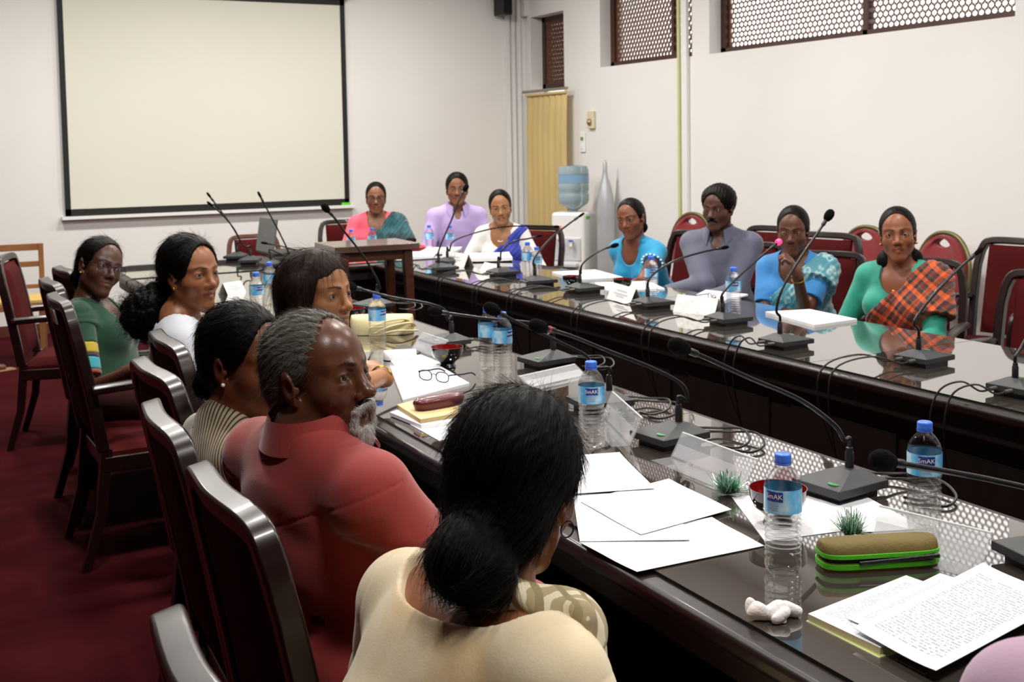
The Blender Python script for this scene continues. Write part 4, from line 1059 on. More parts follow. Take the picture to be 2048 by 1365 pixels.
def eye_mat():
    m = mat('eye', '#d9d2c8', .1, spec=.5, coat=.3); t = NT(m); s = t.sep(t.coords('Object'))
    r = t.math('SQRT', t.math('ADD', t.math('POWER', s[0], 2.), t.math('POWER', s[2], 2.)))
    fr = t.math('GREATER_THAN', s[1], 0.)
    k = t.ramp(t.math('MULTIPLY', r, 100.), [(.0, (.002, .002, .002)), (.24, (.002, .002, .002)), (.26, (.035, .014, .006)), (.56, (.02, .008, .004)), (.62, (.34, .28, .23))])
    t.l(t.mix(fr, (.34, .28, .23), k), t.b.inputs['Base Color']); return m
m_eye = eye_mat()
def hand_prims(W, d, n, curl, side, sc=1., spread=.0):
    """W wrist, d along the hand, n out of the back of the hand; thumb on the side given by side*cross(d, n)"""
    d, n = unit(d), unit(n); n = unit(n - d * float(n @ d)); ac = np.cross(d, n) * side
    out = [EL(W + d * .045 * sc, np.array([.038, .048, .0155]) * sc, np.stack([ac, d, n], 1), 'hand'), RC(W - d * .02, W + d * .02 * sc, .026 * sc, .028 * sc, 'hand')]
    for i, (L, b) in enumerate(((.92, .027), (1.06, .009), (1., -.009), (.78, -.026))):
        p = W + d * (.082 - .004 * abs(i - 1)) * sc + ac * b * sc; a = .35 * curl + .08 * i * curl
        dd = unit(d + ac * spread * b * 8)
        for s_, r0, r1 in ((.042, .0092, .0086), (.027, .0086, .0078), (.021, .0078, .0066)):
            v = dd * math.cos(a) - n * math.sin(a); q = p + v * s_ * L * sc; out.append(RC(p, q, r0 * sc, r1 * sc, 'finger')); p = q; a += .85 * curl
    p = W + d * .022 * sc + ac * .026 * sc; v = unit(d * .75 + ac * .75 - n * .35 * curl)
    q = p + v * .038 * sc; out.append(RC(p, q, .0125 * sc, .0105 * sc, 'finger'))
    v2 = unit(d * .95 + ac * .25 - n * (.25 + .5 * curl)); out.append(RC(q, q + v2 * .033 * sc, .0105 * sc, .008 * sc, 'finger'))
    return out
def head_prims(w=1., jaw=1., nose=1., age=0.):
    """(op, k, prim) in head space: origin between the ears, +y forward"""
    H = []
    def u(k, p): H.append(('u', k, p))
    def s(k, p): H.append(('s', k, p))
    u(.02, EL((0, -.014, .043), (.074 * w, .094, .083))); u(.03, EL((0, .036, .036), (.062 * w, .05, .062))); u(.03, EL((0, .032, -.022), (.058 * w, .056, .064)))
    for x in (-1, 1):
        u(.028, RC((x * .047 * w, .0, -.045), (x * .014, .066, -.092), .019, .0165 * jaw)); u(.025, EL((x * .039 * w, .052, -.02), (.026, .026, .024)))
        u(.012, RC((x * .046, .062, .031), (x * .013, .084, .026), .0095 + age * .001, .0105 + age * .001))
    u(.02, EL((0, .07, -.091), (.021 * jaw, .021, .018))); u(.02, EL((0, .073, -.055), (.028, .021, .024)))
    for x in (-1, 1): s(.014, EL((x * .0325, .097, .0095), (.019, .017, .0125)))
    u(.012, RC((0, .084, .02), (0, .101, -.018), .0085, .0115 * nose)); u(.008, EL((0, .107, -.0235), (.0128 * nose, .0125 * nose, .0118)))
    for x in (-1, 1): u(.007, EL((x * .0135 * nose, .0945, -.0285), (.0088, .012, .0082)))
    for x in (-1, 1): s(.003, EL((x * .0068, .1035, -.0365), (.0045, .006, .005)))
    for x in (-1, 1): u(.006, RC((0, .0925, -.0487), (x * .022, .0795, -.054), .0052, .0028)); u(.006, RC((0, .091, -.0628), (x * .019, .080, -.0585), .0066, .003))
    for x in (-1, 1): s(.004, RC((0, .0975, -.0553), (x * .024, .0855, -.056), .0013, .0010))
    for x in (-1, 1):
        c = (x * .0325, .0735, .0095)
        u(.005, EL(c, (.0158, .0142, .0138))); s(.0025, EL((x * .0325, .0885, .0088), (.0128, .0125, .0041)))
        if age: s(.006, RC((x * .018, .0935, -.022), (x * .034, .082, -.05), .0016, .0012)); u(.006, EL((x * .034, .0815, -.005), (.013, .006, .005)))
        a = .3; R = (rotz(x * -.35) @ roty(x * .12))
        u(.006, EL((x * .0775 * w, -.010, .002), (.0085, .0185, .0315), R)); u(.004, EL((x * .0725 * w, -.002, -.026), (.008, .009, .011)))
        s(.004, EL((x * .0875 * w, -.004, .001), (.0075, .0105, .0165), R)); u(.003, EL((x * .075 * w, .008, -.004), (.005, .005, .008)))
    return H
DEF = dict(male=False, wd=1., az=90., haz=90., pitch=0., roll=0., skin='#5a3420', vox=.005, lean=.06, side=0., hs=1., jaw=1., nose=1., age=0., bust=1.,
           E=None, W=None, hd=None, hn=None, curl=.6, top='#888', sleeve=.6, sleeve_r=.013, neck=(.07, .085, .09, .03), lower='#333', hair='bun', neckr=.05, belly=1.)
def lerp(a, b, t): return a + (b - a) * t
def person(label, px, py, dep, build=None, group=None, cat='person', **kw):
    P = dict(DEF)
    if not kw.get('male'): P.update(nose=.86, jaw=.88)
    P.update(kw); hs = P['hs']
    head = np.array(P['headw'] if P.get('headw') else at_d(px, py, dep), F32)
    az = math.radians(P['az']); Rt = rotz(-az)          # local +y -> facing azimuth
    hrel = rotz(-math.radians(P['haz'] - P['az'])) @ rotx(math.radians(P['pitch'])) @ roty(math.radians(P['roll']))
    zN = float(head[2]) - .152 * hs - P.get('ndz', 0.)
    nb = V3(P['side'], P['lean'], zN); hc = V3(P['side'] + P.get('hx', 0.), P['lean'] + P.get('hy', .035), float(head[2]))
    root = head - Rt @ hc; root[2] = 0
    t = thing('person', label, cat, tuple(float(x) for x in root), -az, group)
    wd, m = P['wd'], P['male']
    loc = lambda v: tuple(Rt.T @ (np.array(v, F32) - root))
    for a, b in (('Ew', 'E'), ('Ww', 'W')):
        if P.get(a): P[b] = [loc(w_) if w_ is not None else (P[b][i] if P[b] else None) for i, w_ in enumerate(P[a])]
    if P.get('hdw'): P['hd'] = [None if w_ is None else np.array(loc(w_)) - np.array(P['W'][i]) for i, w_ in enumerate(P['hdw'])]
    if P.get('hnw'): P['hn'] = [None if w_ is None else Rt.T @ np.array(w_, F32) for w_ in P['hnw']]
    hip = V3(0, 0, .585); sp = nb - hip; L = float(np.linalg.norm(sp)); up = sp / L; fw = unit(V3(0, 1, 0) - up * up[1]); rt = V3(1, 0, 0)
    Rs = np.stack([rt, fw, up], 1)
    def S(x, y, f): return hip + rt * x + fw * y + up * (f * L)
    B = []
    def add(k, p, tag): p.tag = tag; B.append(('u', k, p))
    add(.03, EL(hip + V3(0, -.01, .01), (.168 * wd, .125, .11)), 'torso')
    add(.05, EL(S(0, .008, .32), (.14 * wd * P['belly'], .108 * P['belly'], .14), Rs), 'torso')
    add(.05, EL(S(0, .0, .62), (.142 * wd, .110, .16), Rs), 'torso')
    add(.04, EL(S(0, -.012, .84), (.135 * wd, .085, .085), Rs), 'torso')
    sx = (.156 if m else .136) * wd
    arms = []
    for i, x in enumerate((-1, 1)):
        add(.035, RC(nb + up * .035 + fw * -.012, S(x * .105 * wd, -.012, .955), .036, .036), 'torso')
        add(.03, RC(S(x * .06, -.01, .93), S(x * sx, -.008, .905), .045, .047 if m else .043), 'torso')
        if not m: add(.03, EL(S(x * .07 * wd, .088, .60), (.062, .055, .062)), 'torso')
        Sh = S(x * (sx + .012), -.006, .885)
        E_ = V3(*P['E'][i]) if P['E'] and P['E'][i] is not None else V3(x * (.222 * wd), P['lean'] + .10, .72)
        W_ = V3(*P['W'][i]) if P['W'] and P['W'][i] is not None else V3(x * .13, P['lean'] + .32, .70)
        l1, l2 = (.285, .255) if m else (.265, .235)      # elbow found from real arm lengths, bent towards the hint
        D_ = W_ - Sh; dl = float(np.linalg.norm(D_)); D_ = D_ / dl; dl = min(dl, (l1 + l2) * .985); W_ = Sh + D_ * dl
        h_ = (E_ - Sh) - D_ * float((E_ - Sh) @ D_); h_ = h_ / (np.linalg.norm(h_) + 1e-6); ca = (l1 * l1 + dl * dl - l2 * l2) / (2 * l1 * dl); ca = max(-1., min(1., ca))
        E_ = Sh + D_ * (l1 * ca) + h_ * (l1 * math.sqrt(max(0, 1 - ca * ca)))
        ra = (.047, .041, .037, .026) if m else (.043, .038, .033, .0235)
        add(.03, RC(Sh, lerp(Sh, E_, 1.), ra[0] * wd, ra[1] * wd), 'uarm%d' % i); add(.015, RC(E_, W_, ra[2] * wd, ra[3]), 'farm%d' % i)
        arms.append((Sh, E_, W_, ra))
        hd = unit(P['hd'][i]) if P['hd'] and P['hd'][i] is not None else unit(W_ - E_); hn = V3(*P['hn'][i]) if P['hn'] and P['hn'][i] is not None else V3(0, 0, 1)
        cu = P['curl'][i] if isinstance(P['curl'], (tuple, list)) else P['curl']
        for q in hand_prims(W_, hd, hn, cu, -x, .95 if m else .87): add(.006 if q.tag == 'finger' else .014, q, q.tag)
        hp_, kn, an = V3(x * .085, .0, .575), V3(x * .10, .41, .55), V3(x * .10, .42, .10)
        if P.get('legs'): hp_, kn, an = [V3(*v) for v in P['legs'][i]]
        add(.03, RC(hp_, kn, .082 * wd, .060), 'leg'); add(.02, RC(kn, an, .056, .038), 'leg')
        ft = unit(V3(0, 1, 0)); add(.015, RC(an + V3(0, -.02, -.06), an + ft * .13 + V3(0, 0, -.075), .034, .024), 'foot')
    Hm = []
    for o, k, p in head_prims(P.get('hw', 1. if m else .93), P['jaw'], P['nose'], P['age']):
        q = p.tf(hrel, hc) if hs == 1 else p.tf(hrel * hs, hc)
        if hs != 1:
            q = RC(hrel @ (p.a * hs) + hc, hrel @ (p.b * hs) + hc, p.ra * hs, p.rb * hs) if isinstance(p, RC) else EL(hrel @ (p.c * hs) + hc, p.r * hs, hrel @ p.R)
        Hm.append((o, k * hs, q))
    neck0 = hrel @ (V3(0, -.024, -.045) * hs) + hc
    NK = ('u', .025, RC(neck0, nb + fw * .0, P['neckr'] * (1. if not m else 1.1), P['neckr'] * 1.12, 'neck'))
    Vb, Qb = implicit(B + [NK] + Hm, P['vox'])
    # pigment: lips, brows, palms, lids
    base = np.array(lin(P['skin']), F32) * P.get('br', 1.3); C = np.tile(base, (len(Vb), 1))
    hv = ((Vb - hc) @ hrel) / hs
    def blend(mask, col, w): C[:] = C * (1 - (mask * w)[:, None]) + np.array(lin(col), F32) * (mask * w)[:, None]
    def near(p, r, s=.6): return np.clip((r - p(hv)) / (r * s), 0, 1)
    lip = near(RC((-.019, .088, -.0565), (.019, .088, -.0565), .0045, .0045), .0045) * (hv[:, 1] > .078)
    blend(lip, P.get('lip', '#5c2522'), .75)
    for x in (-1, 1):
        br = near(RC((x * .012, .094, .0285), (x * .033, .088, .0335), .0012, .0010), .0032 if not m else .004) + near(RC((x * .033, .088, .0335), (x * .05, .07, .029), .0008, .0004), .003)
        blend(np.clip(br, 0, 1), P.get('brow', '#0c0806'), .88)
        blend(near(EL((x * .0325, .088, .0088), (.0145, .012, .0062)), .003), '#1c0f0a', .4)
        blend(near(EL((x * .033, .082, -.004), (.016, .01, .006)), .006), '#2a150d', .12)
    col4 = np.concatenate([C, np.ones((len(C), 1), F32)], 1)
    body = np_mesh('body', Vb, Qb, [skin_mat('skin_' + P['skin'].strip('#'), P['skin'], P.get('shine', .42))], t, {'Col': col4})
    for x in (-1, 1):
        e = MB().sphere((0, 0, 0), .0124 * hs, 10).build('eye', m_eye, t, smooth=80)
        c = hrel @ (V3(x * .0325, .0735, .0095) * hs) + hc
        ga = rotz(-math.radians(P.get('gaze', 0))) @ rotx(math.radians(P.get('gazep', 0)))
        M = Matrix([[float(v) for v in r] for r in (hrel @ ga)]).to_4x4(); M.translation = [float(v) for v in c]; e.matrix_local = M
    ctx = dict(P=P, t=t, B=B, NK=NK, arms=arms, hc=hc, hrel=hrel, hs=hs, nb=nb, S=S, fw=fw, up=up, L=L, Rt=Rt, body=body, hip=hip, Rs=Rs)
    if build: build(ctx)
    return t
def sel(c, *tags): return [(o, k, p) for o, k, p in c['B'] if p.tag in tags]
def garment(c, name, m, tags=('torso',), t=.010, sleeve=.6, full=False, neck=None, hem=.46, vox=None, fold=.003, ff=26., extra=(), cut=(), post2=None, ncut=None, sl_t=None):
    """clothing grown from the body; neck: list of ellipsoids cut away"""
    ops = [(o, k, p.grow(t)) for o, k, p in sel(c, *tags)]
    for i, (Sh, E_, W_, ra) in enumerate(c['arms']):
        sl = sleeve[i] if isinstance(sleeve, (tuple, list)) else sleeve
        st = sl_t if sl_t is not None else t
        if sl <= 0: continue
        if sl <= 1: ops.append(('u', .035, RC(Sh, lerp(Sh, E_, sl), ra[0] + st, lerp(ra[0], ra[1], sl) + st + .006, '', True)))
        else:
            ops.append(('u', .035, RC(Sh, E_, ra[0] + st, ra[1] + st))); ops.append(('u', .02, RC(E_, lerp(E_, W_, sl - 1), ra[2] + st, lerp(ra[2], ra[3], sl - 1) + st + .002, '', True)))
    ops += list(extra)
    for q in (neck or []): ops.append(('s', .004, q))
    ph = float(c['hc'][2] * 97 + c['P']['az'])
    def post(P, d):
        kf = fold * np.clip((float(c['nb'][2]) - .03 - P[..., 2]) * 9, .12, 1)
        d = d + kf * wob(P, ff, ph) + kf * .5 * wob(P, ff * 2.1, ph * 1.7)
        if hem is not None: d = np.maximum(d, hem - P[..., 2])
        if post2 is not None: d = post2(P, d)
        return d
    V, Q = implicit(ops, vox or c['P']['vox'], post)
    return np_mesh(name, V, Q, m if isinstance(m, list) else [m], c['t'])
def neckline(c, w=.075, d=.06, front=.06, back=.02):
    nb, up, fw = c['nb'], c['up'], c['fw']
    return [EL(nb + up * .03 + fw * .0, (w, .075, .05 + back), c['Rs']), EL(nb + up * .01 + fw * .07, (w * .85, .07, d + front), c['Rs'])]
def lowers(c, m, name='trousers', skirt=False, vox=.009):
    ops = [('u', .04, p.grow(.014)) for o, k, p in sel(c, 'leg')] + [('u', .04, EL(c['hip'] + V3(0, 0, .0), (.178 * c['P']['wd'], .138, .105)))]
    if skirt: ops += [('u', .08, RC((0, .05, .575), (0, .36, .55), .11, .09)), ('u', .08, RC((0, .40, .52), (0, .42, .12), .11, .13))]
    def post(P, d): return np.maximum(d + .003 * wob(P, 24., 1.), .07 - P[..., 2])
    V, Q = implicit(ops, vox, post); return np_mesh(name, V, Q, [m], c['t'])
def hair(c, m, t=.009, style='bun', vox=None, front=(.066, .07, .126, .086, -.016), amp=.0005, extra=(), ear=True, name='hair', part=True, nape=True, cutz=None):
    """hair cap in head space; front: radii and centre (y,z) of the face opening"""
    hc, R, hs = c['hc'], c['hrel'], c['hs']; w = .95 if not c['P']['male'] else 1.
    ops = [('u', .02, EL((0, -.016, .045), (.074 * w + t, .094 + t, .083 + t)))]
    if nape: ops.append(('u', .03, EL((0, -.055, -.012), (.062, .052, .06))))
    ops.append(('s', .008, EL((0, front[3], front[4]), front[:3])))
    if ear:
        for x in (-1, 1): ops.append(('s', .006, EL((x * .088, .012, -.03), (.034, .034, .045))))
    if part: ops.append(('s', .004, RC((0, .06, .13), (0, .0, .142), .004, .002)))
    ops.append(('s', .01, EL((0, .02, -.11), (.075, .07, .06))))
    ops += list(extra)
    pr = []
    for o, k, p in ops:
        p = (RC(p.a * hs, p.b * hs, p.ra * hs, p.rb * hs) if isinstance(p, RC) else EL(p.c * hs, p.r * hs, p.R)); pr.append((o, k, p.tf(R, hc)))
    def st(P):
        q = ((P - hc) @ R) / hs; th = np.arctan2(q[..., 0], q[..., 2] + .06); return q, th
    def post(P, d):
        q, th = st(P)
        d = d + amp * np.sin(th * 62 + 9 * np.sin(q[..., 1] * 21) + 3 * np.sin(q[..., 2] * 40)) + amp * .8 * np.sin(th * 151 + 5 * np.sin(q[..., 1] * 33))
        if cutz is not None: d = np.maximum(d, (cutz - q[..., 2]))
        return d
    V, Q = implicit(pr, vox or c['P']['vox'], post); q, th = st(V)
    o = np_mesh(name, V, Q, [m], c['t'], {'st': np.stack([th, q[:, 1] * 1., q[:, 2]], 1)}); return o, V, Q
def ribbons(c, V, N, D, L, w, m, name, lift=.2, curl=.0, n=5, st=None, sag=0., parent=None):
    """thin hair strands rooted at V, along D, lifted along N"""
    k = len(V); pts = np.zeros((k, n, 3), F32); p = V.copy(); d = D / (np.linalg.norm(D, axis=1, keepdims=True) + 1e-9)
    L = np.broadcast_to(np.asarray(L, F32), (k,)); ph = RNG.uniform(0, 6.28, k)
    for i in range(n):
        pts[:, i] = p; f = i / (n - 1)
        dd = d + N * (lift * (1 - 1.6 * f))[..., None] if np.ndim(lift) else d + N * (lift * (1 - 1.6 * f))
        if curl: dd = dd + curl * np.stack([np.sin(ph + f * 9), np.cos(ph * 1.7 + f * 8), np.sin(ph * 2.3 + f * 7)], 1)
        dd[:, 2] -= sag * f
        dd /= np.linalg.norm(dd, axis=1, keepdims=True) + 1e-9; p = p + dd * (L / (n - 1))[:, None]
    s = np.cross(d, N); s /= np.linalg.norm(s, axis=1, keepdims=True) + 1e-9; u = np.cross(s, d)
    wv = (w * np.linspace(1, .25, n))[None, :, None]
    ring = np.stack([pts + s[:, None] * wv, pts - s[:, None] * wv * .5 + u[:, None] * wv * .8, pts - s[:, None] * wv * .5 - u[:, None] * wv * .8], 2)
    Vv = ring.reshape(-1, 3); b = (np.arange(k) * n * 3)[:, None, None]; i = np.arange(n - 1)[None, :, None] * 3; j = np.arange(3)[None, None]; j2 = (j + 1) % 3
    Q = np.stack([b + i + j, b + i + j2, b + i + 3 + j2, b + i + 3 + j], -1).reshape(-1, 4)
    stv = np.repeat(np.stack([RNG.uniform(0, 3, k), RNG.uniform(0, 3, k), ph], 1), n * 3, 0)
    o = np_mesh(name, Vv, Q, [m], parent or c['t'], {'st': stv}); o['kind'] = 'stuff'; return o
def fibres(c, h, n=2500, L=(.02, .05), to=(0, -.13, -.05), w=.00038, lift=.1, noise=.08, m=None, down=0.):
    o, V, Q = h; N = vnormals(V, Q); q = ((V - c['hc']) @ c['hrel']) / c['hs']; k = RNG.choice(len(V), n)
    D = np.array(to, F32) - q[k]; D[:, 2] -= .02 + down; D = D @ c['hrel'].T; D /= np.linalg.norm(D, axis=1, keepdims=True)
    D = D - N[k] * (D * N[k]).sum(1, keepdims=True) + RNG.normal(0, noise, D.shape).astype(F32)
    ribbons(c, V[k], N[k], D, RNG.uniform(*L, n), w, m or m_hblack, 'hair_strands', lift=lift, n=5, parent=o); return h
def vnormals(V, Q):
    n = np.cross(V[Q[:, 2]] - V[Q[:, 0]], V[Q[:, 3]] - V[Q[:, 1]]); N = np.zeros_like(V)
    for k in range(4): np.add.at(N, Q[:, k], n)
    return N / (np.linalg.norm(N, axis=1, keepdims=True) + 1e-12)
def collar(c, m, r0=.078, r1=.066, h=.042, gap=.5, tilt=.25, drop=.05, dy=0., dz=0.):
    nb, up, fw = c['nb'] + c['fw'] * dy + c['up'] * dz, c['up'], c['fw']; rt = np.cross(fw, up); vs = []; n = 40
    for lay, (ra, za, dr) in enumerate(((r1, h, 0), (r1 + .003, h + .004, 0), (r0 + .004, .004, 1), (r0, .0, 1))):
        for i in range(n + 1):
            a = gap + (2 * math.pi - 2 * gap) * i / n; ca, sa = math.cos(a), math.sin(a)
            f = max(0, ca) ** 3; z = za - f * (.022 + (drop if dr else .0)); rr = ra + f * .012 * dr
            vs.append(nb + up * (z + .012) + fw * (rr * ca * 1.0 + .006 - tilt * z * 0) + rt * rr * sa)
    fs = []
    for k in range(4):
        for i in range(n):
            a, b = k * (n + 1) + i, ((k + 1) % 4) * (n + 1) + i; fs.append((a, a + 1, b + 1, b))
    return MB().add([tuple(float(x) for x in v) for v in vs], fs).build('collar', m, c['t'], smooth=60)
def specs(c, m, w=.0275, h=.0185):
    hc, R, hs = c['hc'], c['hrel'], c['hs']
    g = bpy.data.objects.new('spectacles', None)
    def W(p): return tuple(float(x) for x in (R @ (V3(*p) * hs) + hc))
    fr = MB()
    for x in (-1, 1):
        rim = [W((x * .034 + w * math.copysign(abs(math.cos(q)) ** .75, math.cos(q)), .1 - .10 * abs(x * .034 + w * math.cos(q)) ** 1.6 * 4, .006 + h * math.copysign(abs(math.sin(q)) ** .8, math.sin(q)))) for q in [2 * math.pi * k / 24 for k in range(25)]]
        fr.tube(rim, .0013 * hs, 6, cap=False); fr.tube([W((x * .061, .088, .012)), W((x * .074, .04, .014)), W((x * .078, -.01, .012))], .0012 * hs, 6)
        c['lens%d' % x] = rim
    fr.tube([W((-.007, .1, .01)), W((0, .104, .013)), W((.007, .1, .01))], .0013 * hs, 6)
    o = fr.build('spectacles', m, c['t'])
    for x in (-1, 1):
        r = c['lens%d' % x][:-1]; MB().add(r, [tuple(range(len(r)))]).build('lens', m_lens, o, smooth=0)
def studs(c, r=.004, m=None, both=True, hoop=0.):
    for x in (-1, 1):
        p = tuple(float(v) for v in (c['hrel'] @ (V3(x * .0785 * .95, .006, -.030) * c['hs']) + c['hc']))
        if hoop: MB().tube([(p[0], p[1] + hoop * math.sin(a), p[2] - hoop + hoop * math.cos(a)) for a in [2 * math.pi * k / 20 for k in range(21)]], .0011, 6, cap=False).build('earring', m, c['t'])
        else: MB().sphere(p, r, 8).build('earring', m, c['t'])
def necklace(c, m, r=.0018, rad=.068, drop=.05, pend=0.):
    nb, up, fw = c['nb'], c['up'], c['fw']; rt = np.cross(fw, up); pts = []
    for k in range(33):
        a = 2 * math.pi * k / 32; f = (max(0, math.cos(a)) ** 1.5); pts.append(nb + up * (.028 - drop * f) + fw * (rad * math.cos(a) * (1 + .35 * f)) + rt * rad * .95 * math.sin(a))
    o = MB().tube([tuple(float(x) for x in p) for p in pts], r, 6, cap=False).build('necklace', m, c['t'])
    if pend: MB().sphere(tuple(float(x) for x in pts[0] + fw * .006 - up * .008), pend, 8).build('pendant', m, o)
m_goldj = mat('gold', '#c99a3a', .25, .9)
def cloth(name, col, rough=.85, **k): return mat(name, col, rough, sheen=.25, **{**dict(bump=(320, .1), var=(7, .07)), **k})
# ------------------------------------------------------------------ cloth patterns
def pattern(name, fn, rough=.8, rot=(0, 0, 0), bump=True):
    m = mat(name, '#888888', rough, sheen=.25, bump=(320, .1) if bump else None); t = NT(m); s = t.sep(t.coords('Object', (1, 1, 1), rot)); t.l(fn(t, s), t.b.inputs['Base Color']); return m
def fr(t, v, period, off=0.): return t.math('FRACT', t.math('ADD', t.math('DIVIDE', v, period), off))
def p_stripes(t, s):
    u = t.math('ADD', t.math('ADD', t.math('MULTIPLY', s[1], .72), t.math('MULTIPLY', t.math('ABSOLUTE', s[0]), .72)), t.math('MULTIPLY', s[2], .3))
    return t.mix(t.math('LESS_THAN', fr(t, u, .0088), .36), lin('#9d8d70'), lin('#191511'))
def p_plaid(t, s):
    a, b = fr(t, s[0], .066), fr(t, s[2], .060)
    A = t.ramp(a, [(0, lin('#d2521a')), (.3, lin('#d2521a')), (.32, lin('#2a2420')), (.5, lin('#2f5a48')), (.52, lin('#7a2a1c')), (.8, lin('#8a3a1c')), (.82, lin('#27333f'))], 'CONSTANT')
    Bc = t.ramp(b, [(0, lin('#e0601c')), (.28, lin('#e0601c')), (.3, lin('#1c1a1a')), (.55, lin('#2f6a52')), (.6, lin('#6a2018')), (.85, lin('#26303c'))], 'CONSTANT')
    return t.mix(.5, A, Bc)
def p_paisley(t, s):
    v = t.n('ShaderNodeTexVoronoi', i_Scale=26.); t.l(t.coords('Object', (1, 1, .6)), v.inputs[0]); n = t.n('ShaderNodeTexNoise', i_Scale=38., i_Detail=3.)
    t.l(t.coords('Object'), n.inputs[0]); k = t.math('ADD', v.outputs[0], t.math('MULTIPLY', n.outputs[0], .5))
    return t.ramp(k, [(.3, lin('#3f7c8c')), (.5, lin('#78aab4')), (.62, lin('#a9c6c8')), (.8, lin('#4f8f9f'))])
def p_batik(t, s):
    n = t.n('ShaderNodeTexNoise', i_Scale=9., i_Detail=4.); t.l(t.coords('Object'), n.inputs[0])
    return t.ramp(n.outputs[0], [(.4, lin('#0d2c33')), (.52, lin('#1b5c62')), (.62, lin('#123d47')), (.72, lin('#a58f94'))])
def p_scarf(t, s):
    n = t.n('ShaderNodeTexNoise', i_Scale=40., i_Detail=2.); t.l(t.coords('Object', (1, 1, 1)), n.inputs[0])
    u = t.math('ADD', t.math('ADD', s[0], t.math('MULTIPLY', s[2], .6)), t.math('MULTIPLY', n.outputs[0], .008))
    w_ = t.math('ADD', t.math('SUBTRACT', s[1], t.math('MULTIPLY', s[2], .5)), t.math('MULTIPLY', n.outputs[0], .01))
    return t.mix(t.math('LESS_THAN', fr(t, w_, .034), .3), t.mix(t.math('LESS_THAN', fr(t, u, .016), .42), lin('#a5956f'), lin('#d9cfb0')), lin('#8f8058'))
def p_kurta(t, s):
    n = t.n('ShaderNodeTexNoise', i_Scale=5.5, i_Detail=3.); t.l(t.coords('Object'), n.inputs[0])
    return t.ramp(n.outputs[0], [(.35, lin('#d8bc90')), (.5, lin('#e9d9b8')), (.68, lin('#e3cfa8'))])
def p_sleeve(t, s):
    u = s[2]
    return t.ramp(t.math('DIVIDE', t.math('SUBTRACT', u, .70), .30), [(0, lin('#7d2a22')), (.14, lin('#7d2a22')), (.17, lin('#2a8a92')), (.31, lin('#2a8a92')), (.33, lin('#3a2a3a')), (.37, lin('#a8922a')), (.5, lin('#a8922a')), (.52, lin('#14402c'))], 'CONSTANT')
m_stripe = pattern('striped_cloth', p_stripes); m_plaid = pattern('checked_sari', p_plaid, rot=(0, math.radians(38), 0)); m_pais = pattern('blue_grey_sari', p_paisley)
m_batik = pattern('teal_batik_sari', p_batik); m_scarf = pattern('beige_striped_scarf', p_scarf); m_kurta = pattern('cream_kurta', p_kurta); m_green = cloth('bottle_green', '#12402b')
# ------------------------------------------------------------------ sari drape over the left shoulder
def sari(c, m, t=.021, a=1.25, z0=None, arm=.0, x0=-.075, name='sari', fold=.004, pull=.0):
    P = c['P']; nb = c['nb']; z0 = float(nb[2]) + .005 if z0 is None else z0
    ops = [(o, k, p.grow(t)) for o, k, p in sel(c, 'torso')]
    if arm:
        Sh, E_, W_, ra = c['arms'][0]; ops.append(('u', .05, RC(Sh, lerp(Sh, E_, arm), ra[0] + t + .006, ra[1] + t + .03, '', True)))
    for q in neckline(c, .07, .05, .05, .01): ops.append(('s', .006, q))
    Sl = 1 / math.sqrt(1 + a * a)
    def post(Q, d):
        u = Q[..., 2] - (z0 - a * (Q[..., 0] - x0 - float(nb[0])))
        d = d + fold * np.sin(u * 150 + 4 * Q[..., 1] + 5 * np.sin(Q[..., 0] * 9)) * .5 + fold * .4 * wob(Q, 30, 2.)
        front = u * Sl
        return np.maximum(np.maximum(d, front), .47 - Q[..., 2])
    V, Q = implicit(ops, P['vox'], post); return np_mesh(name, V, Q, [m], c['t'])
def add_bun(y=-.125, z=-.015, r=.045): return [('u', .02, EL((0, y, z), (r * 1.1, r * .8, r)))]
def back_hair(w=.055, z1=-.16, y=-.085): return [('u', .03, RC((0, -.07, .0), (0, y, z1), w, w * .8))]
def loose(side=.078, z1=-.15, r=.03, y=.0): return [('u', .03, RC((x * .066, y - .01, .04), (x * side, y, z1), r, r * .8)) for x in (-1, 1)] + [('u', .03, RC((0, -.07, .02), (0, -.08, z1), .06, .055))]
def shirt_collar(c, m, **k): collar(c, m, **k)
def buttons(c, m, n=4):
    for i in range(n):
        z = float(c['nb'][2]) - .07 - .075 * i; f = (z - c['hip'][2]) / (c['nb'][2] - c['hip'][2]); p = c['S'](0, .135, f)
def seams(c, shirt=True):
    # stitched seams as fine grooves: armholes, and the yoke across the back
    arms = [(Sh, unit(E_ - Sh)) for Sh, E_, W_, ra in c['arms']]; nb, up, fw = c['nb'], c['up'], c['fw']
    def post(P, d):
        for Sh, n in arms:
            s = (P - Sh) @ n; r = np.sqrt(((P - Sh) ** 2).sum(-1))
            d = d + np.where(r < .085, .0011 * np.exp(-((s - .012) / .0022) ** 2), 0)
        if shirt:
            v = (P - nb) @ up + .10 - .35 * np.abs(P[..., 0] - nb[0]); d = d + np.where((P - nb) @ fw < .02, .002 * np.exp(-(v / .0022) ** 2), 0)
        else:
            q = P - nb - up * .01; r = np.sqrt((q[..., 0] / 1.15) ** 2 + ((q @ fw + .03) / 1.0) ** 2); d = d + .0022 * np.exp(-((r - .152) / .0025) ** 2)
        q = P - nb; d = d + .006 * np.sin((q @ up) * 46 + np.abs(q[..., 0]) * 30 + 8 * (q @ fw)) * np.clip(((q @ up) * -1 - .14) * 6, 0, 1)
        return d
    return post
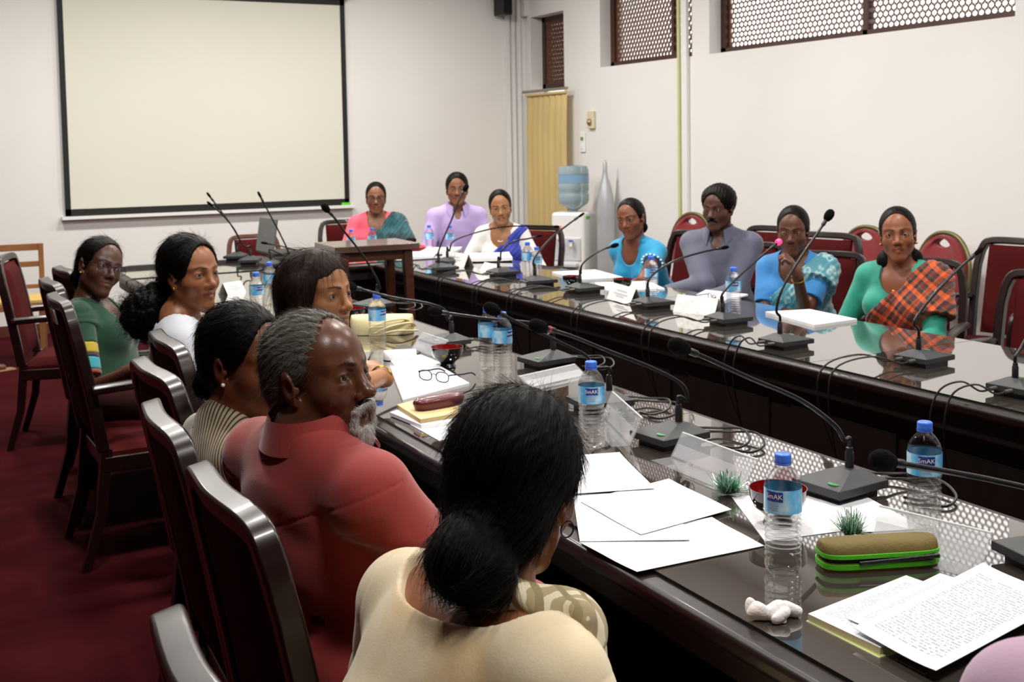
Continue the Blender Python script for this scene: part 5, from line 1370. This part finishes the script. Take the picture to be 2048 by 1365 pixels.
# --- 1 the man in red
m_redsh = cloth('red_shirt', '#982e2a', .8)
def b_oldman(c):
    garment(c, 'shirt', m_redsh, t=.013, sleeve=1.75, neck=[EL(c['nb'] + c['up'] * .052 + c['fw'] * .008, (.064, .068, .05), c['Rs'])], fold=.011, ff=19., hem=.49, sl_t=.019, post2=seams(c))
    collar(c, m_redsh, r0=.094, r1=.071, h=.05, gap=.45, drop=.05, dy=.008, dz=.004)
    lowers(c, cloth('grey_trousers', '#4c4a45'))
    o, V, Q = hair(c, m_hgrey, t=.006, front=(.060, .10, .094, .084, .034), amp=.0013, part=False, ear=True, extra=[('s', .01, EL((0, .072, -.03), (.066, .062, .07)))], vox=.003)
    N = vnormals(V, Q); q = (V - c['hc']) @ c['hrel']
    k = RNG.choice(np.nonzero((q[:, 2] > -.06))[0], 5200); D = np.stack([np.zeros(len(k)), -np.ones(len(k)) * .9, np.where(q[k, 2] > .06, -.1, -.75)], 1).astype(F32) @ c['hrel'].T
    D = D - N[k] * (D * N[k]).sum(1, keepdims=True) + RNG.normal(0, .12, D.shape).astype(F32)
    ribbons(c, V[k], N[k], D, RNG.uniform(.012, .026, len(k)), .00032, m_hgrey, 'hair_strands', lift=.22, n=4, parent=o)
    R, hc = c['hrel'], c['hc']
    ops = []
    for x in (-1, 1): ops += [('u', .008, RC((x * .003, .0985, -.0425), (x * .023, .0875, -.052), .0062, .0058)), ('u', .006, RC((x * .023, .0865, -.053), (x * .026, .08, -.082), .0052, .008))]
    ops += [('u', .012, EL((0, .0765, -.094), (.0235, .0175, .022))), ('u', .012, EL((0, .076, -.106), (.018, .014, .015))), ('s', .004, EL((0, .098, -.0598), (.0145, .013, .0062)))]
    ops = [(o_, k_, p.tf(R, hc)) for o_, k_, p in ops]
    V, Q = implicit(ops, .0022, lambda P, d: d + .0011 * np.sin(((P - hc) @ R)[..., 0] * 1300 + 4 * np.sin(P[..., 2] * 160)))
    qq = (V - hc) @ R; b = np_mesh('beard', V, Q, [m_hwhite], c['t'], {'st': np.stack([qq[:, 0] * 26, qq[:, 2] * 2, qq[:, 1]], 1)})
    N = vnormals(V, Q); k = RNG.choice(len(V), 2600); D = np.stack([qq[k, 0] * 9, .25 * np.ones(len(k)), -np.ones(len(k))], 1).astype(F32) @ R.T
    D = D - N[k] * (D * N[k]).sum(1, keepdims=True) + RNG.normal(0, .18, D.shape).astype(F32)
    ribbons(c, V[k], N[k], D, RNG.uniform(.004, .009, len(k)), .0003, m_hwhite, 'beard_strands', lift=.35, n=4, parent=b)
person('person in a red shirt with grey hair and a white goatee', 638, 763, 1.99, b_oldman, male=True, az=74, haz=145, pitch=7, hs=.94, skin='#5e3726', vox=.0032, ndz=-.03, lean=-.08, hy=.02,
       E=[(-.24, .10, .70), (.25, .02, .70)], W=[(-.10, .34, .62), (.16, .33, .63)], age=1., nose=1.22, jaw=1.05, wd=1.0, br=1.1, gaze=10, shine=.33, brow='#1a1310', lip='#4a2422')
# --- 2 the woman in cream
def b_cream(c):
    garment(c, 'kurta', m_kurta, t=.013, sleeve=.75, neck=[EL(c['nb'] + c['up'] * .04 - c['fw'] * .03, (.135, .125, .088), c['Rs'])], fold=.010, ff=17., hem=.48, sl_t=.03, post2=seams(c, False))
    nb, up, fw = c['nb'], c['up'], c['fw']; rt = np.cross(fw, up)
    # yoke seam round the neck
    pts = [nb + up * (-.018 - .028 * max(0, -math.cos(a)) - .03 * abs(math.sin(a)) ** 2) + fw * (.112 * math.cos(a) - .02) + rt * .150 * math.sin(a) for a in [math.pi * (.62 + .76 * k / 30) for k in range(31)]]
    lowers(c, m_kurta, 'kurta_skirt', True)
    sc = [('u', .02, RC(nb + up * .045 - fw * .062 - rt * .05, nb + up * .03 - fw * .066 + rt * .05, .018, .022)), ('u', .02, RC(nb + up * .045 - fw * .062 - rt * .05, nb + up * .035 + fw * .03 - rt * .085, .018, .02)),
          ('u', .03, RC(nb + up * .035 - fw * .066 + rt * .05, nb + up * .02 + fw * .03 + rt * .12, .026, .042)), ('u', .03, RC(nb + up * .02 + fw * .03 + rt * .12, nb - up * .17 + fw * .14 + rt * .13, .042, .06)),
          ('u', .03, RC(nb + up * .035 + fw * .03 - rt * .085, nb - up * .14 + fw * .13 - rt * .06, .02, .045))]
    V, Q = implicit(sc, .0035, lambda P, d: d + .003 * np.sin((P[..., 0] + P[..., 2]) * 160) + .003 * wob(P, 40, 1.)); np_mesh('scarf', V, Q, [m_scarf], c['t'])
    ex = [('u', .03, EL((0, -.06, -.03), (.066, .055, .07))), ('u', .03, RC((0, -.085, -.045), (-.012, -.112, -.07), .036, .044)), ('u', .02, EL((-.012, -.118, -.088), (.050, .040, .044))), ('u', .02, EL((.02, -.105, -.10), (.035, .032, .035)))]
    o, V, Q = hair(c, m_hblack, t=.017, front=(.06, .05, .10, .092, -.02), amp=.0007, extra=ex, vox=.0035, ear=False)
    N = vnormals(V, Q); q = (V - c['hc']) @ c['hrel']
    k = RNG.choice(np.nonzero(q[:, 1] > -.2)[0], 6500); back = np.array([-.015, -.14, -.09], F32)
    D = (back - q[k]); D[:, 2] -= .02; D = D @ c['hrel'].T; D = D / np.linalg.norm(D, axis=1, keepdims=True); D = D - N[k] * (D * N[k]).sum(1, keepdims=True) + RNG.normal(0, .05, D.shape).astype(F32)
    ribbons(c, V[k], N[k], D, RNG.uniform(.02, .06, len(k)), .00035, m_hblack, 'hair_strands', lift=.10, n=6, parent=o)
    k = RNG.choice(len(V), 260); D2 = RNG.normal(0, 1, (260, 3)).astype(F32); ribbons(c, V[k], N[k], D2 - N[k] * (D2 * N[k]).sum(1, keepdims=True), RNG.uniform(.02, .05, 260), .00022, m_hblack, 'stray_hairs', lift=.8, curl=.5, n=7, parent=o)
    studs(c, m=m_gm, hoop=.011)
person('person in a cream kurta seen from behind, black hair in a low bun', 1032, 985, 1.56, b_cream, az=80, haz=52, pitch=-14, skin='#7a4a30', vox=.004, lean=.17, hy=.05, wd=1.12,
       E=[(-.25, .16, .72), (.25, .14, .72)], W=[(-.10, .34, .60), (.12, .34, .60)], neckr=.046)
# --- 3 the woman in stripes
def b_stripe(c):
    garment(c, 'blouse', m_stripe, sleeve=.8, neck=neckline(c, .066, .045, .04, -.02), fold=.003, hem=.49)
    lowers(c, cloth('dark_skirt', '#2a2522'), 'skirt', True)
    nb, up, fw = c['nb'], c['up'], c['fw']; rt = np.cross(fw, up)
    ops = [('u', .03, RC(nb - rt * .12 + up * .0 - fw * .05, nb - rt * .10 - up * .07 - fw * .09, .04, .045)), ('u', .03, RC(nb - rt * .10 - up * .07 - fw * .09, nb - rt * .08 - up * .22 - fw * .09, .045, .04))]
    V, Q = implicit(ops, .005, lambda P, d: d + .004 * wob(P, 35, 2.)); np_mesh('shawl', V, Q, [cloth('pale_grey_shawl', '#a9a49b')], c['t'])
    fibres(c, hair(c, m_hblack, t=.011, front=(.066, .07, .126, .086, -.016), extra=add_bun(-.10, -.055, .04)), 3500); studs(c, m=m_wht, r=.0045); necklace(c, m_goldj, .002, .066, .03)
person('person in a beige and black striped blouse, half hidden by the man in red', 490, 730, 2.5, b_stripe, az=96, haz=146, pitch=-4, skin='#6a3d27', br=1.1, vox=.0042, lean=-.06, wd=.9)
# --- 4 woman with loose dark hair
m_lilac = cloth('lilac_blouse', '#a56cc0')
def b_dark(c):
    garment(c, 'blouse', m_lilac, sleeve=.62, neck=neckline(c), hem=.49); lowers(c, cloth('dark_skirt', '#2a2522'), 'skirt', True)
    o, V, Q = hair(c, hair_mat('dark_brown_hair', '#0a0605', '#3a2620', .45), t=.012, front=(.056, .06, .10, .092, -.022), extra=loose(.082, -.17, .034, .01), ear=False, amp=.0003)
    fibres(c, (o, V, Q), 3500, (.03, .08), (0, -.05, -.3), .0004, .06, .05, MATS['dark_brown_hair'])
    Sh, E_, W_, ra = c['arms'][1]; d = unit(W_ - E_); p = lerp(E_, W_, .93)
    MB().lathe([(.031, -.003), (.034, 0), (.031, .003), (.029, 0)], 24, cap=False, M=Matrix.Translation([float(x) for x in p]) @ look([float(x) for x in d])).build('bangle', m_goldj, c['t'])
E4, W4 = at_z(788, 806, .80), at_z(778, 752, .82)
person('person with loose dark hair and a gold bangle, behind the man in red', 634, 598, 3.1, b_dark, az=98, haz=148, pitch=4, skin='#a5704a', br=1., vox=.0042, lean=.16, wd=.95,
       Ew=[None, E4], Ww=[None, W4], hdw=[None, W4 + Vector((-.02, .06, .03))], E=[(-.23, .10, .70), None], W=[(-.12, .32, .60), None], curl=.9, gaze=0, hw=.98)
# --- 5 woman with a frizzy ponytail
def b_white(c):
    garment(c, 'blouse', cloth('white_blouse', '#c9ced6'), sleeve=.8, neck=neckline(c, .078, .05, .06, .01), hem=.49, fold=.004); lowers(c, cloth('grey_skirt', '#4a4a50'), 'skirt', True)
    o, V, Q = hair(c, m_hblack, t=.015, front=(.066, .07, .126, .086, -.016), extra=add_bun(-.105, -.03, .035)); fibres(c, (o, V, Q), 3200)
    R, hc = c['hrel'], c['hc']
    fz = [('u', .04, RC(R @ V3(.0, -.125, -.045) + hc, R @ V3(.03, -.16, -.10) + hc, .045, .075)), ('u', .05, EL(R @ V3(.04, -.175, -.13) + hc, (.085, .08, .075)))]
    V, Q = implicit(fz, .005, lambda P, d: d + .010 * wob(P, 95, 0) + .007 * wob(P, 190, 2)); N = vnormals(V, Q)
    p = np_mesh('ponytail', V, Q, [m_hblack], c['t'], {'st': V * 3}); k = RNG.choice(len(V), 2600); D = RNG.normal(0, 1, (len(k), 3)).astype(F32)
    ribbons(c, V[k], N[k], D, RNG.uniform(.03, .07, len(k)), .0004, m_hblack, 'frizzy_strands', lift=1.2, curl=.9, n=7, parent=p)
    studs(c, m=m_goldj, r=.005)
person('person with a frizzy black ponytail in a pale grey-white blouse', 381, 554, 3.72, b_white, az=100, haz=152, pitch=2, skin='#8f5c3c', br=1.05, vox=.0045, lean=-.08, wd=.9, gaze=6)
# --- 6 woman in green with glasses
def b_green(c):
    garment(c, 'blouse', m_green, sleeve=.05, neck=neckline(c), hem=.49); lowers(c, cloth('maroon_skirt', '#4a1416'), 'skirt', True)
    for i, (Sh, E_, W_, ra) in enumerate(c['arms']):
        seg = [(0, .34, m_green), (.34, .5, cloth('mustard_band', '#b09a26')), (.5, .56, cloth('dark_band', '#2f2238')), (.56, .74, cloth('turquoise_band', '#2a93a0')), (.74, .8, cloth('rust_band', '#8a3a30'))]
        par = None
        for a, b, mm in seg:
            ops = [('u', .01, RC(lerp(Sh, E_, a - .12 if a == 0 else a - .02), lerp(Sh, E_, b), ra[0] + .012 + a * .008, ra[0] + .012 + b * .008, '', True))]
            nrm = unit(E_ - Sh)
            def post(P, d, a=a): return np.maximum(d, ((lerp(Sh, E_, a) - P) @ nrm)) if a else d
            V, Q = implicit(ops, .005, post); o = np_mesh('sleeve' if a == 0 else 'sleeve_band', V, Q, [mm], par or c['t']); par = par or o
    fibres(c, hair(c, m_hblack, extra=add_bun(-.115, -.04, .04)), 2500); specs(c, m_gm); studs(c, m=m_goldj, r=.005)
person('person in a green top with yellow and turquoise sleeve bands, wearing glasses', 197, 540, 4.55, b_green, az=116, haz=157, pitch=2, roll=-20, skin='#4a2c20', vox=.005, lean=-.06, wd=.95,
       Ew=[None, at_d(184, 712, 4.36)], Ww=[None, at_d(262, 745, 4.25)], E=[(-.24, .15, .72), None], W=[(-.1, .4, .70), None])
# --- 7 person in lilac at the lower right edge, only a shoulder shows
s7 = at_d(2000, 1462, 1.12)
def b_edge(c): garment(c, 'blouse', cloth('pale_mauve', '#a88aa2', .9), sleeve=.8, neck=neckline(c), hem=.49, t=.014); lowers(c, cloth('dark_skirt', '#2a2522'), 'skirt', True); hair(c, m_hblack, extra=add_bun())
person('person in pale mauve, only a rounded shoulder shows at the lower right corner', 0, 0, 1, b_edge, az=90, haz=90, skin='#6a3d27', vox=.007, lean=.12, headw=(s7.x + .045, s7.y - .185, s7.z + .235), E=[(-.26, .25, .72), (.26, .2, .72)], W=[(-.12, .35, .64), (.12, .35, .64)])
# --- 8 woman in the checked sari
m_teal = cloth('teal_green', '#118d78', .7)
def b_teal(c):
    garment(c, 'blouse', m_teal, t=.010, sleeve=1.85, neck=neckline(c, .08, .045, .07, .01), hem=.49, fold=.0025); sari(c, m_plaid, arm=.62, a=1.1); lowers(c, m_plaid, 'sari_skirt', True)
    hair(c, m_hblack, extra=[('u', .03, EL((x * .055, -.05, -.105), (.045, .04, .05))) for x in (-1, 1)] + back_hair()); studs(c, m=m_goldj, r=.006); necklace(c, m_goldj, .0022, .07, .085, .008)
person('person in a teal blouse and orange checked sari, seated at right behind the far table', 1796, 474, 5.05, b_teal, az=246, haz=228, pitch=4, roll=4, skin='#7a4830', vox=.005, lean=.06, bust=1.1, wd=1.04,
       Ew=[at_d(1880, 685, 4.95), at_d(1690, 700, 5.1)], Ww=[Vector((3.62, 3.45, .66)), Vector((3.62, 3.72, .64))])
# --- 9 woman with her hand at her chin
m_blue = cloth('bright_blue', '#1f76b8', .7)
def b_chin(c):
    garment(c, 'blouse', m_blue, sleeve=.72, neck=neckline(c, .075, .045, .06, .01), hem=.49); sari(c, m_pais, arm=.35, a=1.0); lowers(c, m_pais, 'sari_skirt', True)
    hair(c, m_hblack, extra=add_bun(-.115, -.04, .045)); necklace(c, m_goldj, .002, .07, .06)
    Sh, E_, W_, ra = c['arms'][0]; d = unit(W_ - E_); p = lerp(E_, W_, .86)
    MB().lathe([(.028, -.004), (.032, 0), (.028, .004), (.026, 0)], 20, cap=False, M=Matrix.Translation([float(x) for x in p]) @ look([float(x) for x in d])).build('bangle', m_goldj, c['t'])
person('person in a blue blouse and pale blue patterned sari, one hand at the chin', 1586, 466, 5.68, b_chin, az=236, haz=229, pitch=-4, skin='#543122', vox=.005, lean=.10, wd=.98,
       Ew=[Vector((3.72, 4.22, .45)), at_d(1524, 600, 5.75)], Ww=[at_d(1594, 548, 5.42), Vector((3.66, 4.66, .66))], hdw=[at_d(1572, 498, 5.42), None], hnw=[(.5, -.6, .1), None], curl=[1.25, .6])
# --- 10 man with a moustache
m_slate = cloth('slate_shirt', '#56586c', .75)
def b_mous(c):
    garment(c, 'shirt', m_slate, t=.014, sleeve=1.8, neck=[EL(c['nb'] + c['up'] * .05 + c['fw'] * .02, (.066, .075, .055), c['Rs']), EL(c['nb'] - c['up'] * .0 + c['fw'] * .09, (.035, .05, .06), c['Rs'])], fold=.005, ff=15., hem=.49, sl_t=.018)
    collar(c, m_slate, r0=.092, r1=.07, h=.048, gap=.55, drop=.055); lowers(c, cloth('dark_trousers', '#22242a'))
    hair(c, m_hblack, t=.016, front=(.065, .068, .116, .087, -.018), part=False, nape=False, cutz=-.04, amp=.0016, extra=[('u', .03, EL((x * .05, -.01, .07), (.035, .06, .04))) for x in (-1, 1)])
    ops = [('u', .006, RC(c['hrel'] @ V3(x * .002, .0985, -.0435) + c['hc'], c['hrel'] @ V3(x * .027, .084, -.0545) + c['hc'], .0058, .0048)) for x in (-1, 1)]
    V, Q = implicit(ops, .003, lambda P, d: d + .001 * wob(P, 400)); np_mesh('moustache', V, Q, [m_hblack], c['t'], {'st': V * 8})
person('person with a thick black moustache in a slate grey shirt', 1437, 419, 6.3, b_mous, male=True, az=234, haz=243, pitch=-6, skin='#4c2d20', vox=.005, lean=.05, jaw=1.05, nose=1.1, wd=1.0,
       Ew=[at_d(1504, 590, 6.2), at_d(1372, 568, 6.3)], Ww=[Vector((3.66, 4.95, .64)), Vector((3.62, 5.2, .66))])
# --- 11 woman in turquoise
m_turq = cloth('turquoise_tunic', '#0f8fbd', .7)
def b_turq(c):
    garment(c, 'tunic', m_turq, sleeve=.36, neck=neckline(c, .07, .04, .05, .0), hem=.48, fold=.004); lowers(c, m_turq, 'tunic_skirt', True)
    Sh, E_, W_, ra = c['arms'][0]; p = lerp(Sh, E_, .38); d = unit(E_ - Sh); M = Matrix.Translation([float(x) for x in p]) @ look([float(x) for x in d])
    b = MB()
    for k in range(16): b.sphere((.062 * math.cos(k * .3927), .062 * math.sin(k * .3927), 0), .0062, 6, M=M)
    b.build('beaded_cuff', m_wht, c['t']); nb, up, fw = c['nb'], c['up'], c['fw']; rt = np.cross(fw, up)
    ops = [('u', .02, RC(nb + up * .03 - rt * .07 + fw * .0, nb - up * .12 - rt * .10 + fw * .125, .02, .03)), ('u', .02, RC(nb - up * .12 - rt * .10 + fw * .125, nb - up * .36 - rt * .1 + fw * .14, .03, .045)), ('u', .02, RC(nb + up * .03 - rt * .07, nb + up * .035 + rt * .07 - fw * .03, .02, .02)), ('u', .02, RC(nb + up * .035 + rt * .07 - fw * .03, nb - up * .25 + rt * .1 + fw * .12, .022, .045))]
    V, Q = implicit(ops, .005, lambda P, d: d + .004 * wob(P, 50, 2)); np_mesh('shawl', V, Q, [m_turq], c['t'])
    hair(c, m_hblack, extra=add_bun(-.11, -.05, .04))
person('person in a turquoise tunic and shawl, leftmost of the four behind the far table', 1263, 442, 6.75, b_turq, az=248, haz=238, pitch=-2, roll=10, skin='#6a3c28', vox=.0055, lean=.16, wd=.95,
       Ew=[at_d(1290, 580, 6.4), at_d(1225, 565, 6.9)], Ww=[Vector((3.60, 5.62, .64)), Vector((3.62, 5.8, .64))])
# --- 12 woman in royal blue and white
def b_royal(c):
    garment(c, 'blouse', cloth('white_blouse2', '#e4e2de'), sleeve=1.2, neck=neckline(c, .085, .045, .07, .02), hem=.49); sari(c, cloth('royal_blue_sari', '#1c2f9c', .6), arm=.0, a=1.0, x0=-.1); lowers(c, MATS['royal_blue_sari'], 'sari_skirt', True)
    hair(c, m_hblack, extra=add_bun()); necklace(c, m_wht, .0025, .07, .07)
person('person in a white blouse and royal blue sari at the far corner of the tables', 1001, 418, 7.95, b_royal, az=215, haz=207, pitch=-3, roll=5, skin='#9c6c48', br=1.1, vox=.006, lean=.12, wd=.95,
       E=[(-.25, .14, .72), (.25, .14, .72)], W=[(-.10, .34, .62), (.10, .34, .62)])
# --- 13 man in lilac
def b_lman(c):
    m = cloth('lilac_shirt', '#b9a3d6', .75); garment(c, 'shirt', m, t=.014, sleeve=1.8, neck=[EL(c['nb'] + c['up'] * .05 + c['fw'] * .02, (.066, .075, .055), c['Rs']), EL(c['nb'] + c['fw'] * .09, (.03, .05, .05), c['Rs'])], fold=.004, ff=15., hem=.49)
    collar(c, m, r0=.09, r1=.07, h=.046, gap=.5, drop=.05); lowers(c, cloth('dark_trousers', '#22242a')); hair(c, m_hblack, t=.012, front=(.065, .068, .116, .087, -.018), part=False, nape=False, cutz=-.03, amp=.0012)
person('person in a lilac shirt with short black hair, left of the woman in royal blue', 914, 381, 8.6, b_lman, male=True, az=198, haz=204, skin='#7a4d36', vox=.006, lean=.08, W=[(-.12, .36, .62), (.12, .36, .62)], E=[(-.27, .10, .72), (.27, .10, .72)])
# --- 14 woman in pink and teal
def b_pink(c):
    garment(c, 'blouse', cloth('pink_blouse', '#e0526a', .7), sleeve=.85, neck=neckline(c, .08, .045, .07, .01), hem=.49, t=.013); sari(c, m_batik, arm=.72, a=1.15, t=.024); lowers(c, m_batik, 'sari_skirt', True)
    hair(c, m_hblack, extra=add_bun()); specs(c, m_gm)
person('person in a pink blouse and teal sari with glasses, behind the small table', 752, 399, 8.8, b_pink, az=201, haz=201, skin='#7a5038', vox=.006, lean=.05, wd=1.12,
       W=[(-.12, .36, .62), (.12, .36, .62)], E=[(-.30, .10, .70), (.30, .10, .70)])
# --- 15 person in jeans at the left edge, only legs show
f15 = at_z(14, 735, .02)
def b_jean(c):
    garment(c, 'shirt', cloth('dark_shirt', '#1c1d22'), sleeve=.7, male=True) if False else garment(c, 'shirt', cloth('dark_shirt', '#1c1d22'), sleeve=.7, neck=[EL(c['nb'] + c['up'] * .05, (.066, .07, .05), c['Rs'])], hem=.49)
    lowers(c, cloth('blue_jeans', '#1d2c4a', .85, bump=(500, .5))); hair(c, m_hblack, t=.01, part=False, nape=False, cutz=-.03)
    for x in (-1, 1): MB().box(x * .1 - .045, x * .1 + .045, .37, .63, .0, .014).build('sandal', mat('tan_sandal', '#8a6a48', .6), c['t'], bevel=.006)
person('person in blue jeans and sandals, only the legs show at the left edge', 0, 0, 1, b_jean, male=True, az=70, haz=70, skin='#5e3726', vox=.008, lean=.03, headw=(f15.x - .52, f15.y - .1, 1.22), E=[(-.25, .1, .72), (.25, .1, .72)], W=[(-.12, .38, .62), (.16, .38, .62)])
